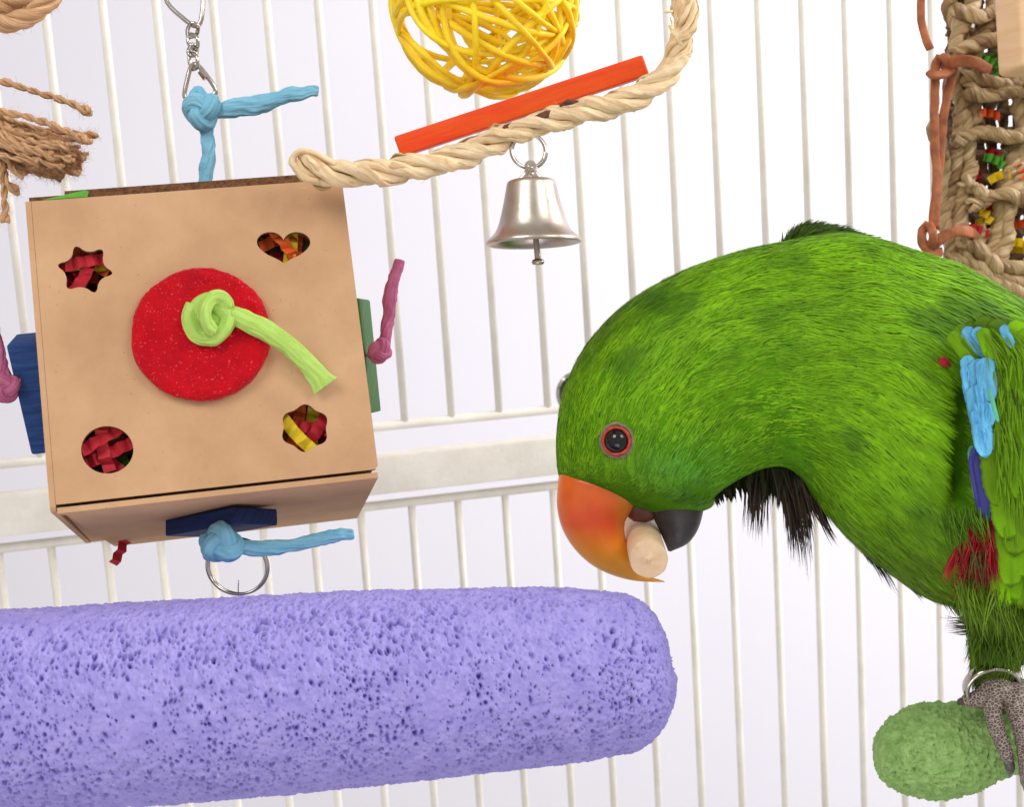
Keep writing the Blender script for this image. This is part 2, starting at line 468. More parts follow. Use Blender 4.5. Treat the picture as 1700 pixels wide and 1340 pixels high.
bw = P(958, 652, .70)
bt = thing('cage_bolt', 'round steel bolt washer on the bars half hidden by the green head', 'bolt', bw)
add('washer', lathe([(.0, -.001), (.0095, -.001), (.0108, .0), (.0108, .0015), (.0098, .0025), (.0, .0025)], bw, WN * np.sign(WN.dot(-FWD)), 40), MT['steel'], bt, autosmooth=40)
add('nut', lathe([(.0, .006), (.0045, .006), (.0052, .005), (.0052, .002)], bw, WN * np.sign(WN.dot(-FWD)), 6), MT['steel'], bt, smooth=False)

# ================================================================== cardboard box
BO = np.array([-.1582889, -.06565229, .47])
BR = np.array([[0.9755, 0.13867, -0.17082], [-0.10173, 0.97268, 0.20867], [0.19509, -0.18618, 0.96295]])
BW, BH, BD = .10332, .10099, .10056


def bp(u, v, w):
    q = BO + BR @ np.array([u, v, w]); return CAM + M @ q


def bhit(px, py, w=0.0):                      # pixel -> (u, v) on the box plane at depth w
    r = np.array([(px - CX) / FPX, (py - CY) / FPX, 1.0]); n = BR[:, 2]
    q = r * ((BO + n * w).dot(n) / r.dot(n)) - BO
    l = BR.T @ q
    return np.array([l[0], l[1]])


def bdep(px, py, w=0.0):
    u, v = bhit(px, py, w); return (BO + BR @ np.array([u, v, w]))[2]


BU, BV, BWd = M @ BR[:, 0], M @ BR[:, 1], M @ BR[:, 2]


def chaikin(p, k=2):
    p = np.asarray(p, float)
    for _ in range(k):
        q = np.roll(p, -1, 0); p = np.stack([.75 * p + .25 * q, .25 * p + .75 * q], 1).reshape(-1, 2)
    return p


def panel(name, rings, tf, thick, m, parent, edge=None):
    """flat panel with holes: rings in 2-D, tf maps (x, y, z) to the world"""
    cu = bpy.data.curves.new(name, 'CURVE'); cu.dimensions = '2D'; cu.fill_mode = 'BOTH'; cu.extrude = thick / 2
    for r in rings:
        sp = cu.splines.new('POLY'); sp.points.add(len(r) - 1); sp.use_cyclic_u = True
        for i, p in enumerate(r): sp.points[i].co = (p[0] * 10, p[1] * 10, 0, 1)
    cu.extrude = thick * 5
    ob = bpy.data.objects.new(name, cu); COL.objects.link(ob)
    dg = bpy.context.evaluated_depsgraph_get(); dg.update()
    me = bpy.data.meshes.new_from_object(ob.evaluated_get(dg))
    bpy.data.objects.remove(ob); bpy.data.curves.remove(cu)
    me.materials.clear()
    bm = bmesh.new(); bm.from_mesh(me); bmesh.ops.remove_doubles(bm, verts=bm.verts, dist=1e-4)
    off = OFF[parent]
    for v in bm.verts: v.co = Vector(tf(v.co.x / 10, v.co.y / 10, v.co.z / 10) - off)
    bmesh.ops.recalc_face_normals(bm, faces=bm.faces)
    nrm = Vector(unit(tf(0, 0, 1) - tf(0, 0, 0)))
    bm.normal_update()
    for f in bm.faces:
        f.smooth = False; f.material_index = 1 if (edge and abs(f.normal.dot(nrm)) < .5) else 0
    bm.to_mesh(me); bm.free()
    me.materials.append(m)
    if edge: me.materials.append(edge)
    o = bpy.data.objects.new(name, me); COL.objects.link(o); o.parent = parent; OFF[o] = off
    return o


box = thing('cardboard_box', 'brown kraft cardboard toy box with star, heart, circle and flower cut-outs', 'box', bp(BW / 2, BH, BD / 2))
star = [(126, 411), (146, 421), (168, 416), (169, 440), (184, 453), (164, 463), (157, 483), (138, 474), (114, 477), (112, 455), (99, 440), (119, 432)]
star = [(141 + (x - 141) * 1.2, 447 + (y - 447) * 1.2) if i % 2 == 0 else (x, y) for i, (x, y) in enumerate(star)]
heart = []
for t in np.linspace(0, 2 * np.pi, 44, endpoint=False):
    hx = 16 * math.sin(t) ** 3; hy = 13 * math.cos(t) - 5 * math.cos(2 * t) - 2 * math.cos(3 * t) - math.cos(4 * t)
    hy = hy if hy > -6 else -6 + (hy + 6) * .72
    heart.append((471 + hx * 2.78 - hy * .06, 410 - hy * 2.1))
circ = [(178 + 43.5 * math.cos(t), 747 + 39.5 * math.sin(t)) for t in np.linspace(0, 2 * np.pi, 40, endpoint=False)]
flower = [(506 + 38 * (1 + .075 * math.cos(6 * t)) * math.cos(t - .5), 711 + 37 * (1 + .075 * math.cos(6 * t)) * math.sin(t - .5)) for t in np.linspace(0, 2 * np.pi, 60, endpoint=False)]
T_ = .0018
rings = [[(T_ + .0001, .0), (BW - .0012, 0), (BW - .0002, .0012), (BW, BH - .002), (BW - .001, BH - .0007), (T_ + .0001, BH - .0007)]]
rings += [[tuple(bhit(*p)) for p in chaikin(star, 2)], [tuple(bhit(*p)) for p in heart], [tuple(bhit(*p)) for p in circ], [tuple(bhit(*p)) for p in flower]]
panel('front_panel', rings, lambda x, y, z: bp(x, y, T_ / 2 + z), T_, MT['card'], box, MT['card_edge_shaded'])
E_ = .0004
panel('side_panel', [[(0, 0), (BD, 0), (BD, BH - .0005), (.001, BH + .0012), (0, BH)]], lambda x, y, z: bp(T_ / 2 + z, y, x), T_, MT['card'], box)
panel('side_panel', [[(T_ + E_, .0), (BD, 0), (BD, BH - .003), (T_ + E_, BH - .003)]], lambda x, y, z: bp(BW - T_ / 2 - .0004 + z, y, x), T_, MT['card'], box)
panel('back_panel', [[(0, -.0004), (BW - .0005, -.0004), (BW - .0005, BH - .003), (0, BH - .003)]], lambda x, y, z: bp(x, y, BD + T_ / 2 + .0001 + z), T_, MT['card'], box)
panel('bottom_panel', [[(T_ + .0003, .0003), (BW - .0004, .0003), (BW - .0004, BD), (.0105, BD - .001), (.0042, .006), (T_ + .0003, .003)]],
      lambda x, y, z: bp(x, BH + .0012 + z, y), T_, MT['card'], box)
panel('bottom_flap', [[(T_ + E_, .004), (BW - .002, .004), (BW - .002, BD - .002), (T_ + E_, BD - .002)]],
      lambda x, y, z: bp(x, BH - .0014 + z, y), T_, MT['card'], box, MT['card_edge_shaded'])
panel('top_panel', [[(.001, .0024), (BW - .003, .0024), (BW - .003, BD + .001), (.001, BD + .001)]], lambda x, y, z: bp(x, -.0013 + z - y * .0, y), T_, MT['card_edge_shaded'], box)  # whole panel takes the edge colour with shade painted in
panel('top_flap', [[(.012, .0), (BW - .0045, .0), (BW - .002, .05), (.006, .05)]], lambda x, y, z: bp(x, -.0040 + z - .012 * y, .006 + y), .0019, MT['card_edge_shaded'], box)  # shadowed flap: its shade is in the dark base colour


# ---- crinkled paper
def crinkle(c, dirv, nrm, length, width, amp, folds, m, seed, curl=0.0):
    r = np.random.default_rng(seed); d = unit(dirv); nrm = unit(nrm - np.dot(nrm, d) * d); w = np.cross(d, nrm)
    n = folds + 1; s = np.linspace(-.5, .5, n)
    z = np.where(np.arange(n) % 2 == 0, 1, -1) * amp * (.6 + .6 * r.random(n))
    ce = np.asarray(c) + d * (s * length)[:, None] + nrm * z[:, None] + w * (curl * s ** 2 * length * 4)[:, None]
    ww = w + d * (r.normal(size=(n, 1)) * .12)
    th = nrm * .00012
    v = np.stack([ce - ww * width / 2 - th, ce + ww * width / 2 - th, ce + ww * width / 2 + th, ce - ww * width / 2 + th], 1)
    q, uv = grid_faces(n, 4, False)
    return G(v.reshape(-1, 3), q, None, uv)


def paper(name, color, g, label, group):
    o = add(name, g, MT['paper_' + color], None, smooth=False)
    return tag(o, label, 'paper strip', group)


HOLES = dict(star=((141, 447), 45, ['red', 'red', 'yellow', 'orange', 'red', 'red']),
             heart=((471, 413), 40, ['orange', 'yellow', 'orange', 'orange', 'dark', 'yellow', 'red']),
             circle=((178, 747), 40, ['red', 'red', 'red', 'red', 'dark', 'red', 'green']),
             flower=((506, 711), 38, ['yellow', 'red', 'red', 'orange', 'yellow', 'red', 'yellow']))
WORD = dict(star='star shaped', heart='heart shaped', circle='round', flower='scalloped flower')
sd = 50
for hn, (c, rad, cols) in HOLES.items():
    for i, cn in enumerate(cols + cols[::-1][:4]):
        sd += 1; r = np.random.default_rng(sd)
        ang = r.uniform(0, math.pi); w = .0036 + .0012 * i
        cc = (c[0] + r.uniform(-.55, .55) * rad, c[1] + r.uniform(-.5, .5) * rad)
        u, v = bhit(*cc, w)
        paper('paper_strip', cn, crinkle(bp(u, v, w), BU * math.cos(ang) + BV * math.sin(ang) + BWd * r.uniform(-1, 1) * min(.4, (w - .0026) / .011), -BWd + .25 * BU * r.normal(),
              0.018, .0040, .0008, 8, None, sd, r.uniform(-.1, .1)),
              '%s crinkled paper strip inside the box behind the %s cut-out' % (('dark olive' if cn == 'dark' else cn), WORD[hn]), 'crinkled paper strips in the box')
gs = []
for i in range(260):
    r = np.random.default_rng(900 + i)
    gs.append(crinkle(bp(r.uniform(.012, BW - .012), r.uniform(.012, BH - .012), r.uniform(.02, .07)), r.normal(size=3), r.normal(size=3), .024, .0034, .0012, 10, None, i))
o = add('shredded_paper', join(gs[:180]), MT['paper_red'], None, False); o['kind'] = 'stuff'; tag(o, 'mass of red shredded crinkle paper filling the cardboard box', 'shredded paper')
o = add('shredded_paper', join(gs[180:]), MT['paper_orange'], None, False); o['kind'] = 'stuff'; tag(o, 'orange shredded crinkle paper mixed through the cardboard box filling', 'shredded paper')
paper('paper_strip', 'red', crinkle(P(199, 917, .535), V3(-20, 40, 0, .5), -FWD + RIGHT * .8, .0105, .0036, .0012, 5, None, 5), 'red crinkled paper strip dangling below the cardboard box', 'loose paper')
gc = G([bp(.0055, -.0006, .001), bp(.0195, -.0004, .0006), bp(.0200, -.0032, .003), bp(.0185, -.0040, .004), bp(.012, -.0022, .003)], [[0, 1, 2, 3]], [[0, 3, 4]])
gc = join([gc, G(gc.v + BWd * .0003, gc.q[:, ::-1], gc.t[:, ::-1])])
paper('paper_scrap', 'green', gc, 'bright green paper scrap poking from the top corner of the box', 'loose paper')

# ---- red disc and lime cord
du, dv = bhit(334, 557)
dr = .0222
prof = [(0.0001, .0041), (dr * .5, .0042), (dr * .9, .0041), (dr * .975, .0036), (dr, .0026), (dr * 1.0, .0012), (dr * .985, .0002), (0.0001, .0)]
pr2 = []
for a, b in zip(prof[:-1], prof[1:]):
    for t in np.linspace(0, 1, 8, endpoint=False): pr2.append((a[0] + (b[0] - a[0]) * t, a[1] + (b[1] - a[1]) * t))
pr2.append(prof[-1])
dg_ = lathe(pr2, bp(du, dv, -.0002), -BWd, 110, BU)
dg_.v = dg_.v + (vnoise(dg_.v, 420)[:, None] - .5) * .0009 * (-BWd) + unit(dg_.v - bp(du, dv, 0)) * ((vnoise(dg_.v, 900)[:, None] - .5) * .0006 + (vnoise(dg_.v, 90)[:, None] - .5) * .0012)
disc = thing('loofah_disc', 'round red felted disc pinned to the front of the cardboard box', 'disc', bp(du, dv + dr, -.002))
add('disc_body', dg_, MT['felt'], disc)
o = add('fibres', fuzz(dg_, 900, .0011, .00013, 3), MT['felt'], disc); o['kind'] = 'stuff'


def knot(c, size, tube, ax, ay, az, flat=.7, n=140, a0=0.0, a1=2 * math.pi):
    t = np.linspace(a0, a1, n)
    x = np.sin(t) + 2 * np.sin(2 * t); y = np.cos(t) - 2 * np.cos(2 * t); z = -np.sin(3 * t)
    p = np.asarray(c) + (x[:, None] * ax + y[:, None] * ay) * size / 3 + z[:, None] * az * size * flat / 3
    return sweep(p, tube, 40, closed=False, pleat=.05)


def bumpy(g, amp, sc):
    g.v = g.v + amp * (np.stack([vnoise(g.v + k * 5, sc) for k in range(3)], 1) - .5); return g


def cord(name, label, m, pts, widths, d_, flat=.62, knots=(), n=60, cat='cord', group=None, fray=False):
    """paper cord through pixel points; knots: (px, py, d, size_px, tube_px, rotation)"""
    gs = []
    for run, wd in zip(pts, widths):
        p = spline(PP(run, d_), n); r = spline(np.array(wd, float).reshape(-1, 1), n)[:, 0] / 2 * d_ / FPX
        rr = np.stack([r * flat, r], 1)
        rr[-1] *= .82; rr[0] *= .7
        g = sweep(p, rr, 44, pleat=.055, twist=2.2)
        gs.append(bumpy(bumpy(g, .0010, 230), .0005, 700))
    for (x, y, dd, s, tb, rot) in knots:
        k = dd / FPX; ca, sa = math.cos(rot), math.sin(rot)
        gs.append(bumpy(knot(P(x, y, dd), s * k, tb * k, RIGHT * ca + DOWN * sa, -RIGHT * sa + DOWN * ca, -FWD, 1.0), .0013, 260))
    return tag(add(name, join(gs), m), label, cat, group)


dk = bdep(345, 530, -.006)
gk = dk / FPX
k1 = sweep(spline(PP([(322, 505, dk), (316, 530, dk - .001), (326, 556, dk - .002), (350, 561, dk - .002), (372, 545, dk - .001), (380, 525, dk - .0005)]), 50), np.array([9.5, 13.5]) * gk, 44, pleat=.05)
k2 = sweep(spline(PP([(372, 512, dk - .0005), (366, 497, dk - .002), (352, 497, dk - .004), (341, 515, dk - .006), (343, 535, dk - .0055), (352, 547, dk - .003)]), 50), np.array([10, 16.5]) * gk, 44, pleat=.05)
k3 = sweep(spline(PP([(325, 520, dk + .001), (333, 505, dk + .0005), (352, 500, dk), (368, 515, dk), (378, 530, dk + .001)]), 40), 15 * gk, 16)
dt = lambda x, y, w: (x, y, bdep(x, y, w))
tp = spline(PP([dt(360, 524, -.0062), dt(385, 523, -.0068), dt(430, 543, -.0075), dt(470, 566, -.0075), dt(505, 598, -.006), dt(528, 625, -.0045), dt(541, 641, -.0035)]), 70)
tw = spline(np.array([[13], [15.5], [17], [16], [16], [18], [23]]) * gk, 70)[:, 0]
tf_ = spline(np.array([[10], [11], [10], [9.5], [9], [7], [4]]) * gk, 70)[:, 0]
k4 = sweep(tp, np.stack([tf_, tw], 1), 48, pleat=.05)
cg = join([bumpy(k, .0007, 300) for k in (k1, k2, k3, k4, sweep(spline(PP([(330, 520, dk + .002), (350, 532, dk + .001), (368, 535, dk + .002)]), 20), round_ends(np.full(20, 19 * gk), 5), 14))])
tag(add('paper_rope', cg, MT['cord_green']), 'lime green paper cord knotted on the red disc with a loose tail', 'cord')


# ---- dyed wood blocks
def block(name, label, m, c, ax, ay, az, bev=.0008, group='dyed wood blocks on the cardboard box'):
    g = box_g(c, ax, ay, az, bev, 3)
    return tag(add(name, g, m, autosmooth=35), label, 'wood block', group)


_d = .498
block('wood_block', 'navy blue wooden block hanging under the bottom of the box', MT['wood_navy'],
      P(367, 868, _d) + V3(0, 0, 2, _d), V3(66, -14, -41, _d), V3(28, 5, 42, _d), V3(1.3, 13.5, -5, _d), .0009)
_d = .50
block('wood_block', 'rough blue wooden block on the side of the box beside mauve cord', MT['wood_blue'],
      P(66, 652, _d), V3(25, -3, 6, _d), V3(12, 90, 26, _d), V3(-4, -12, 38, _d) * .9, .0012)
_d = .525
block('wood_block', 'green wooden block sticking up beside the box edge near the mauve cord tail', MT['wood_green'],
      P(606, 590, _d), V3(9, 1, -1, _d), V3(9, 94, 4, _d), V3(5, -2, 50, _d) * .9, .0008)

cord('paper_rope', 'mauve paper cord with knot rising beside the green wood block', MT['cord_mauve'],
     [[(634, 585), (640, 560), (645, 520), (652, 470), (664, 431)], [(612, 585), (628, 592), (634, 585)]], [[20, 20, 21, 22, 17], [16, 22, 20]], .517, knots=[(632, 579, .515, 12, 8.5, .4)])
cord('paper_rope', 'dusky mauve cord knot beside the rough blue wood block', MT['cord_mauve'],
     [[(14, 640), (4, 612), (-6, 570), (-10, 540)], [(30, 640), (14, 640)]], [[24, 20, 18, 16], [16, 22]], .49, knots=[(12, 643, .489, 15, 10.5, 1.2)])
cord('paper_rope', 'sky blue paper cord tied under the navy block above the key ring', MT['cord_blue'],
     [[(375, 905), (420, 910), (470, 908), (520, 898), (560, 889), (588, 886)], [(362, 880), (366, 895), (372, 905)]], [[22, 25, 24, 22, 21, 17], [22, 26, 24]], .486,
     knots=[(369, 903, .484, 23, 14.5, 2.0), (352, 899, .4865, 10, 11, .3)])
cord('paper_rope', 'sky blue paper cord tied to the chain above the box', MT['cord_blue'],
     [[(352, 188), (385, 179), (430, 172), (480, 158), (512, 152), (529, 152)], [(340, 190), (343, 222), (346, 255), (342, 285), (338, 312)], [(330, 185), (322, 162), (330, 152), (340, 172)]],
     [[20, 30, 30, 24, 19, 16], [22, 21, 23, 22, 22], [18, 17, 16, 18]], .53, knots=[(335, 184, .528, 21, 14, .9)])


# ---- steel rings, chain
def ring_path(c, a, b, n=64, wob=None):
    t = np.linspace(0, 2 * np.pi, n, endpoint=False)
    return np.asarray(c) + np.cos(t)[:, None] * a + np.sin(t)[:, None] * b


kr = thing('key_ring', 'double steel key ring hanging under the box at the purple perch', 'ring', P(393, 990, .492))
for s in (0, 1):
    add('ring_coil', sweep(ring_path(P(393, 941, .492) + FWD * .0012 * s + RIGHT * .0004 * s, V3(48.5, 3, 6, .492), V3(0, 46.5, 4, .492)), 2.6 * .492 / FPX, 10, closed=True), MT['steel'], kr)
add('wire_end', sweep(spline(PP([(396, 964), (395.5, 978), (396, 990)], .4915), 8), .0002, 8), MT['steel'], kr)


def link_path(pts, d, n=90, round_=2):
    p = np.array([list(P(x, y, d + z * d / FPX)) for x, y, z in pts])
    for _ in range(round_):
        q = np.roll(p, -1, 0); p = np.stack([.8 * p + .2 * q, .2 * p + .8 * q], 1).reshape(-1, 3)
    return p


ch = thing('steel_chain', 'short twisted steel chain with two triangular quick links above the blue cord', 'chain', P(335, 165, .535))
k_ = .535 / FPX
add('quick_link', sweep(link_path([(276, 6, 2), (322, 45, 0), (334, 38, -2), (338, 0, 0), (334, -40, 0), (300, -56, 0), (276, -20, 2)], .535), 4.2 * k_, 10, closed=True), MT['steel'], ch)
add('chain_link', sweep(link_path([(318, 36, -6), (330, 42, -6), (327, 58, 6), (312, 62, 6), (311, 48, 0)], .535), 3.6 * k_, 10, closed=True), MT['steel'], ch)
add('chain_link', sweep(link_path([(313, 54, 8), (328, 60, -8), (329, 78, -6), (320, 82, 6), (312, 70, 6)], .535), 3.4 * k_, 10, closed=True), MT['steel'], ch)
add('chain_link', sweep(link_path([(318, 72, -6), (328, 76, 6), (326, 92, 6), (314, 92, -6), (312, 84, 0)], .535), 3.4 * k_, 10, closed=True), MT['steel'], ch)
add('chain_link', sweep(link_path([(315, 86, 7), (328, 92, -7), (328, 112, -6), (319, 116, 5), (314, 100, 6)], .535), 3.4 * k_, 10, closed=True), MT['steel'], ch)
ql = add('quick_link', sweep(link_path([(317, 106, 2), (305, 158, 0), (311, 166, 0), (350, 160, 0), (362, 151, 0), (330, 107, -3)], .535), 4.2 * k_, 10, closed=True), MT['steel'], ch)
add('threaded_sleeve', sweep(spline(PP([(333, 118), (342, 130)], .5345), 6), 6.2 * k_, 6), MT['steel'], ql, smooth=False)

# ================================================================== yellow vine ball, slat, palm rope, bell
VC = P(806, 4, .535); VR = 156 * .535 / FPX
ball = thing('vine_ball', 'yellow woven vine ball resting above the orange wooden slat', 'ball', VC - np.array([0, 0, VR]))
for k in range(25):
    r = np.random.default_rng(300 + k)
    n = unit(r.normal(size=3)); a = unit(np.cross(n, r.normal(size=3))); b = np.cross(n, a)
    h = r.uniform(-.62, .62) * VR; R0 = math.sqrt(VR ** 2 - h ** 2) * r.uniform(.93, 1.0)
    t = np.linspace(0, 2 * np.pi, 72, endpoint=False)
    ph = r.uniform(0, 6.28, 3)
    ecc = r.uniform(.9, 1.0)
    p = VC + n * (h + VR * .07 * np.sin(2 * t + ph[0]))[:, None] + (a * np.cos(t)[:, None] + b * (ecc * np.sin(t))[:, None]) * (R0 * (1 + .025 * np.sin(3 * t + ph[1])))[:, None]
    rr = r.uniform(5.0, 6.8) * .535 / FPX
    add('vine_strand', bumpy(sweep(p, np.stack([rr * (.85 + .1 * np.sin(5 * t + ph[2])), rr * np.ones(72)], 1), 8, closed=True), .0005, 300), MT['vine'], ball)
wi = tag(add('steel_wire', sweep(spline(PP([(838, 75), (846, 110), (849, 140)], .54), 10), .0011, 10), MT['steel']), 'thin steel wire seen inside the yellow vine ball', 'wire')

_d = .512
sl = box_g(P(866, 171, _d) + FWD * .006, V3(206, -68, 0, _d), V3(6, 16.5, 1, _d), V3(0, -6, 38, _d), .0011, 3)
tag(add('wooden_stick', sl, MT['wood_orange'], autosmooth=35), 'orange stained wooden slat between the yellow ball and the palm rope', 'wood slat')

rp = spline(np.array([(492, 268, .474), (520, 282, .474), (560, 289, .475), (650, 283, .479), (740, 266, .485), (810, 238, .489), (880, 210, .492), (960, 187, .495), (1040, 166, .498), (1090, 138, .5),
                      (1120, 96, .502), (1135, 48, .503), (1136, 0, .503), (1132, -50, .503), (1120, -110, .503)]), 260)
rpw = np.array([P(*q) for q in rp])
rope = thing('palm_rope', 'pale twisted palm leaf rope curving under the orange slat and holding the bell', 'rope', P(560, 305, .475))
kk = .49 / FPX
env = np.ones(260); env[:14] = np.linspace(.75, 1, 14)
strands = twist_strands(rpw, 3, 12.5 * kk * env, 11.6 * kk * env, 190 * kk, 20, .9, 0.6, .45)
for g in strands:
    o = add('leaf_strand', bumpy(bumpy(g, .0012, 150), .0007, 420), MT['palm'], rope)
for k, g in enumerate(twist_strands(rpw, 3, 20.0 * kk * env, 7.0 * kk * env, 190 * kk, 10, .3, .6, .7)):
    add('leaf_strip', bumpy(bumpy(g, .0022, 190), .0009, 500), MT['palm' if k % 2 else 'palm2'], rope)
o = add('loose_fibres', fuzz(strands[0], 260, .004, .00012, 5), MT['palm'], rope); o['kind'] = 'stuff'
# folded end and loose flakes
endp = spline(PP([(556, 272, .473), (530, 258, .472), (504, 253, .472), (489, 260, .472), (488, 276, .472), (502, 292, .473), (530, 300, .474)]), 40)
add('folded_end', bumpy(sweep(endp, np.stack([np.linspace(9, 15, 40) * kk, np.full(40, 5.5) * kk], 1), 14), .0014, 220), MT['palm'], rope)
for i, (x, y, dx, dy, w, L, mk) in enumerate([(735, 250, 12, -7, 7, 30, 'husk'), (815, 232, 10, 6, 13, 34, 'husk'), (842, 212, 14, -4, 12, 40, 'husk'), (900, 190, 14, -5, 12, 44, 'husk'), (948, 171, 14, -4, 9, 40, 'husk'), (965, 168, 8, -2, 6, 20, 'palm'),
                                              (1118, 45, -4, -14, 6, 36, 'palm'), (1110, 20, -10, 3, 4, 20, 'palm'), (1122, 58, 9, 12, 9, 40, 'palm'), (780, 262, 10, 3, 10, 30, 'husk'), (655, 297, 10, 1, 7, 26, 'husk'), (870, 222, 10, -5, 7, 20, 'palm')]):
    r = np.random.default_rng(i); d = .49
    p = spline(np.array([P(x - dx * L / 30, y - dy * L / 30, d), P(x, y + r.normal() * 1.5, d - .001), P(x + dx * L / 30, y + dy * L / 30, d + .001)]), 12)
    wv = np.array([.3, .8, 1, .8, .2]); wv = np.interp(np.linspace(0, 4, 12), range(5), wv) * w * .6 * kk
    add('leaf_flake', bumpy(sweep(p, np.stack([np.full(12, .0003), wv], 1), 8, ref=-FWD + .6 * DOWN), .0016, 500), MT[mk], rope)

_d = .492; kb = _d / FPX
bc = P(881, 284, _d)
bax = unit(V3(5, 122, 0, _d))
bell = thing('bell', 'small nickel bell hanging by a ring from the palm rope', 'bell', bc + bax * 122 * kb)
bprof = [(.1, 14), (14, 14), (34, 14.6), (39, 17), (41, 21), (42.4, 28), (46.6, 48), (51.5, 68), (55.5, 82), (59, 92), (64, 101), (71, 108), (77.5, 113.5), (79.5, 117), (79, 120), (76, 121.5), (71, 120),
         (62, 112), (56, 100), (50, 80), (44, 50), (39, 24), (34, 19), (.1, 18)]
add('bell_body', lathe([(a * kb, b * kb) for a, b in bprof], bc, bax, 72), MT['bell'], bell, autosmooth=50)
# lug: bent strip with the ring through it
for s in (-1, 1):
    lug = spline([bc + bax * (-8) * kb + FWD * .001 * s, bc + bax * 4 * kb + RIGHT * s * 6 * kb, bc + bax * 16 * kb + RIGHT * s * 15 * kb], 14)
    add('lug', sweep(lug, np.stack([np.full(14, .0007), np.linspace(5.5, 7, 14) * kb], 1), 10, sharp=4), MT['bell'], bell)
add('lug_top', lathe([(.0001, -.0012), (9 * kb, -.0012), (10 * kb, -.0006), (10 * kb, .0006), (9 * kb, .0012), (.0001, .0012)], bc + bax * (-8) * kb, FWD, 24), MT['bell'], bell, autosmooth=40)
add('clapper', join([sweep(spline([bc + bax * 90 * kb + RIGHT * 3 * kb, bc + bax * 150 * kb + RIGHT * 6 * kb], 8), 5.0 * kb, 12),
                     lathe([(.1 * kb, 146 * kb), (9 * kb, 147 * kb), (11 * kb, 151 * kb), (9 * kb, 155 * kb), (.1 * kb, 156 * kb)], bc + RIGHT * 6 * kb, bax, 20)]), MT['bell'], bell)
rg = thing('bell_ring', 'plain steel split ring joining bell and palm rope', 'ring', P(877, 282, _d))
for s in (0, 1):
    add('ring_coil', sweep(ring_path(P(877, 250, .4925) + FWD * .0011 * s + RIGHT * .0004 * s, V3(28.5, 0, 8, _d), V3(0, 28.5, -2, _d)), 3.0 * kb, 10, closed=True), MT['steel'], rg)

# ================================================================== jute toy, top left
_d = .50; kj = _d / FPX
jt = thing('jute_tassel', 'brown jute rope knot with a frayed tassel hanging beside the box', 'rope toy', P(0, 370, _d))
for pts, off, rad in (([(-60, 30), (-10, 38), (30, 35), (62, 18), (88, -8), (100, -50)], 8, 9), ([(-50, -5), (0, 5), (40, -4), (70, -22), (95, -60)], 9, 10), ([(-70, 0), (-30, 12), (5, 18), (30, 10), (60, -20)], 7, 8)):
    d = _d - (.006 if rad == 9 else .0 if rad == 10 else -.006)
    pw = spline(PP(pts, d), 70)
    for g in twist_strands(pw, 3, off * kj, rad * kj, 120 * kj, 10, 1, .3, .3):
        st = add('rope_strand', bumpy(g, .0007, 500), MT['jute'], jt)
        o = add('fuzz', fuzz(g, 300, .003, .00009, 11), MT['jute_fuzz'], st); o['kind'] = 'stuff'
rj = np.random.default_rng(77)
tips = []
for i in range(64):
    f = i / 63
    y0 = 190 + 75 * f + rj.normal() * 6; d = _d + rj.uniform(-.012, .012)
    ang = .42 - .16 * f + rj.normal() * .11
    L = rj.uniform(110, 190) - 45 * f
    x1 = -20 + L * math.cos(ang); y1 = y0 + L * math.sin(ang) * .8
    tips.append([(-40, y0 - 16, d), (-20 + L * .3, y0 + L * .3 * math.sin(ang) * 1.15, d), (-20 + L * .7, y0 + L * .75 * math.sin(ang) * .9, d), (x1, y1, d)])
tips += [[(-30, 128, _d), (10, 136, _d), (60, 152, _d), (110, 168, _d), (151, 187, _d)],
         [(-20, 180, _d - .01), (30, 190, _d - .01), (90, 208, _d - .01), (150, 236, _d - .01)],
         [(-10, 262, _d - .004), (6, 275, _d - .004), (10, 300, _d - .004), (30, 318, _d - .004)],
         [(-8, 262, _d - .002), (5, 285, _d - .002), (7, 330, _d - .002), (9, 368, _d - .002)],
         [(-20, 250, _d - .006), (8, 262, _d - .006), (25, 285, _d - .006), (40, 292, _d - .006)]]
for i, t in enumerate(tips):
    pw = spline(PP(t), 34)
    w = np.full(34, 3.2) * kj; w[-6:] *= np.array([1.0, 1.1, 1.25, 1.4, 1.5, 1.3]); w = w * rj.uniform(.8, 1.2)
    st = None
    for g in twist_strands(pw, 2, w * .85, w, 46 * kj, 7, 1, rj.uniform(0, 6), .3):
        g = bumpy(g, .0009, 520)
        if st is None: st = add('tassel_strand', g, MT['jute' if i % 3 else 'jute2'], jt)
        else: add('ply', g, MT['jute'], st)
        ge = G(g.v, g.q[-60:])
        o = add('fuzz', join([fuzz(g, 40, .0034, .00008, i), fuzz(ge, 40, .003, .00009, i + 99)]), MT['jute_fuzz'], st); o['kind'] = 'stuff'


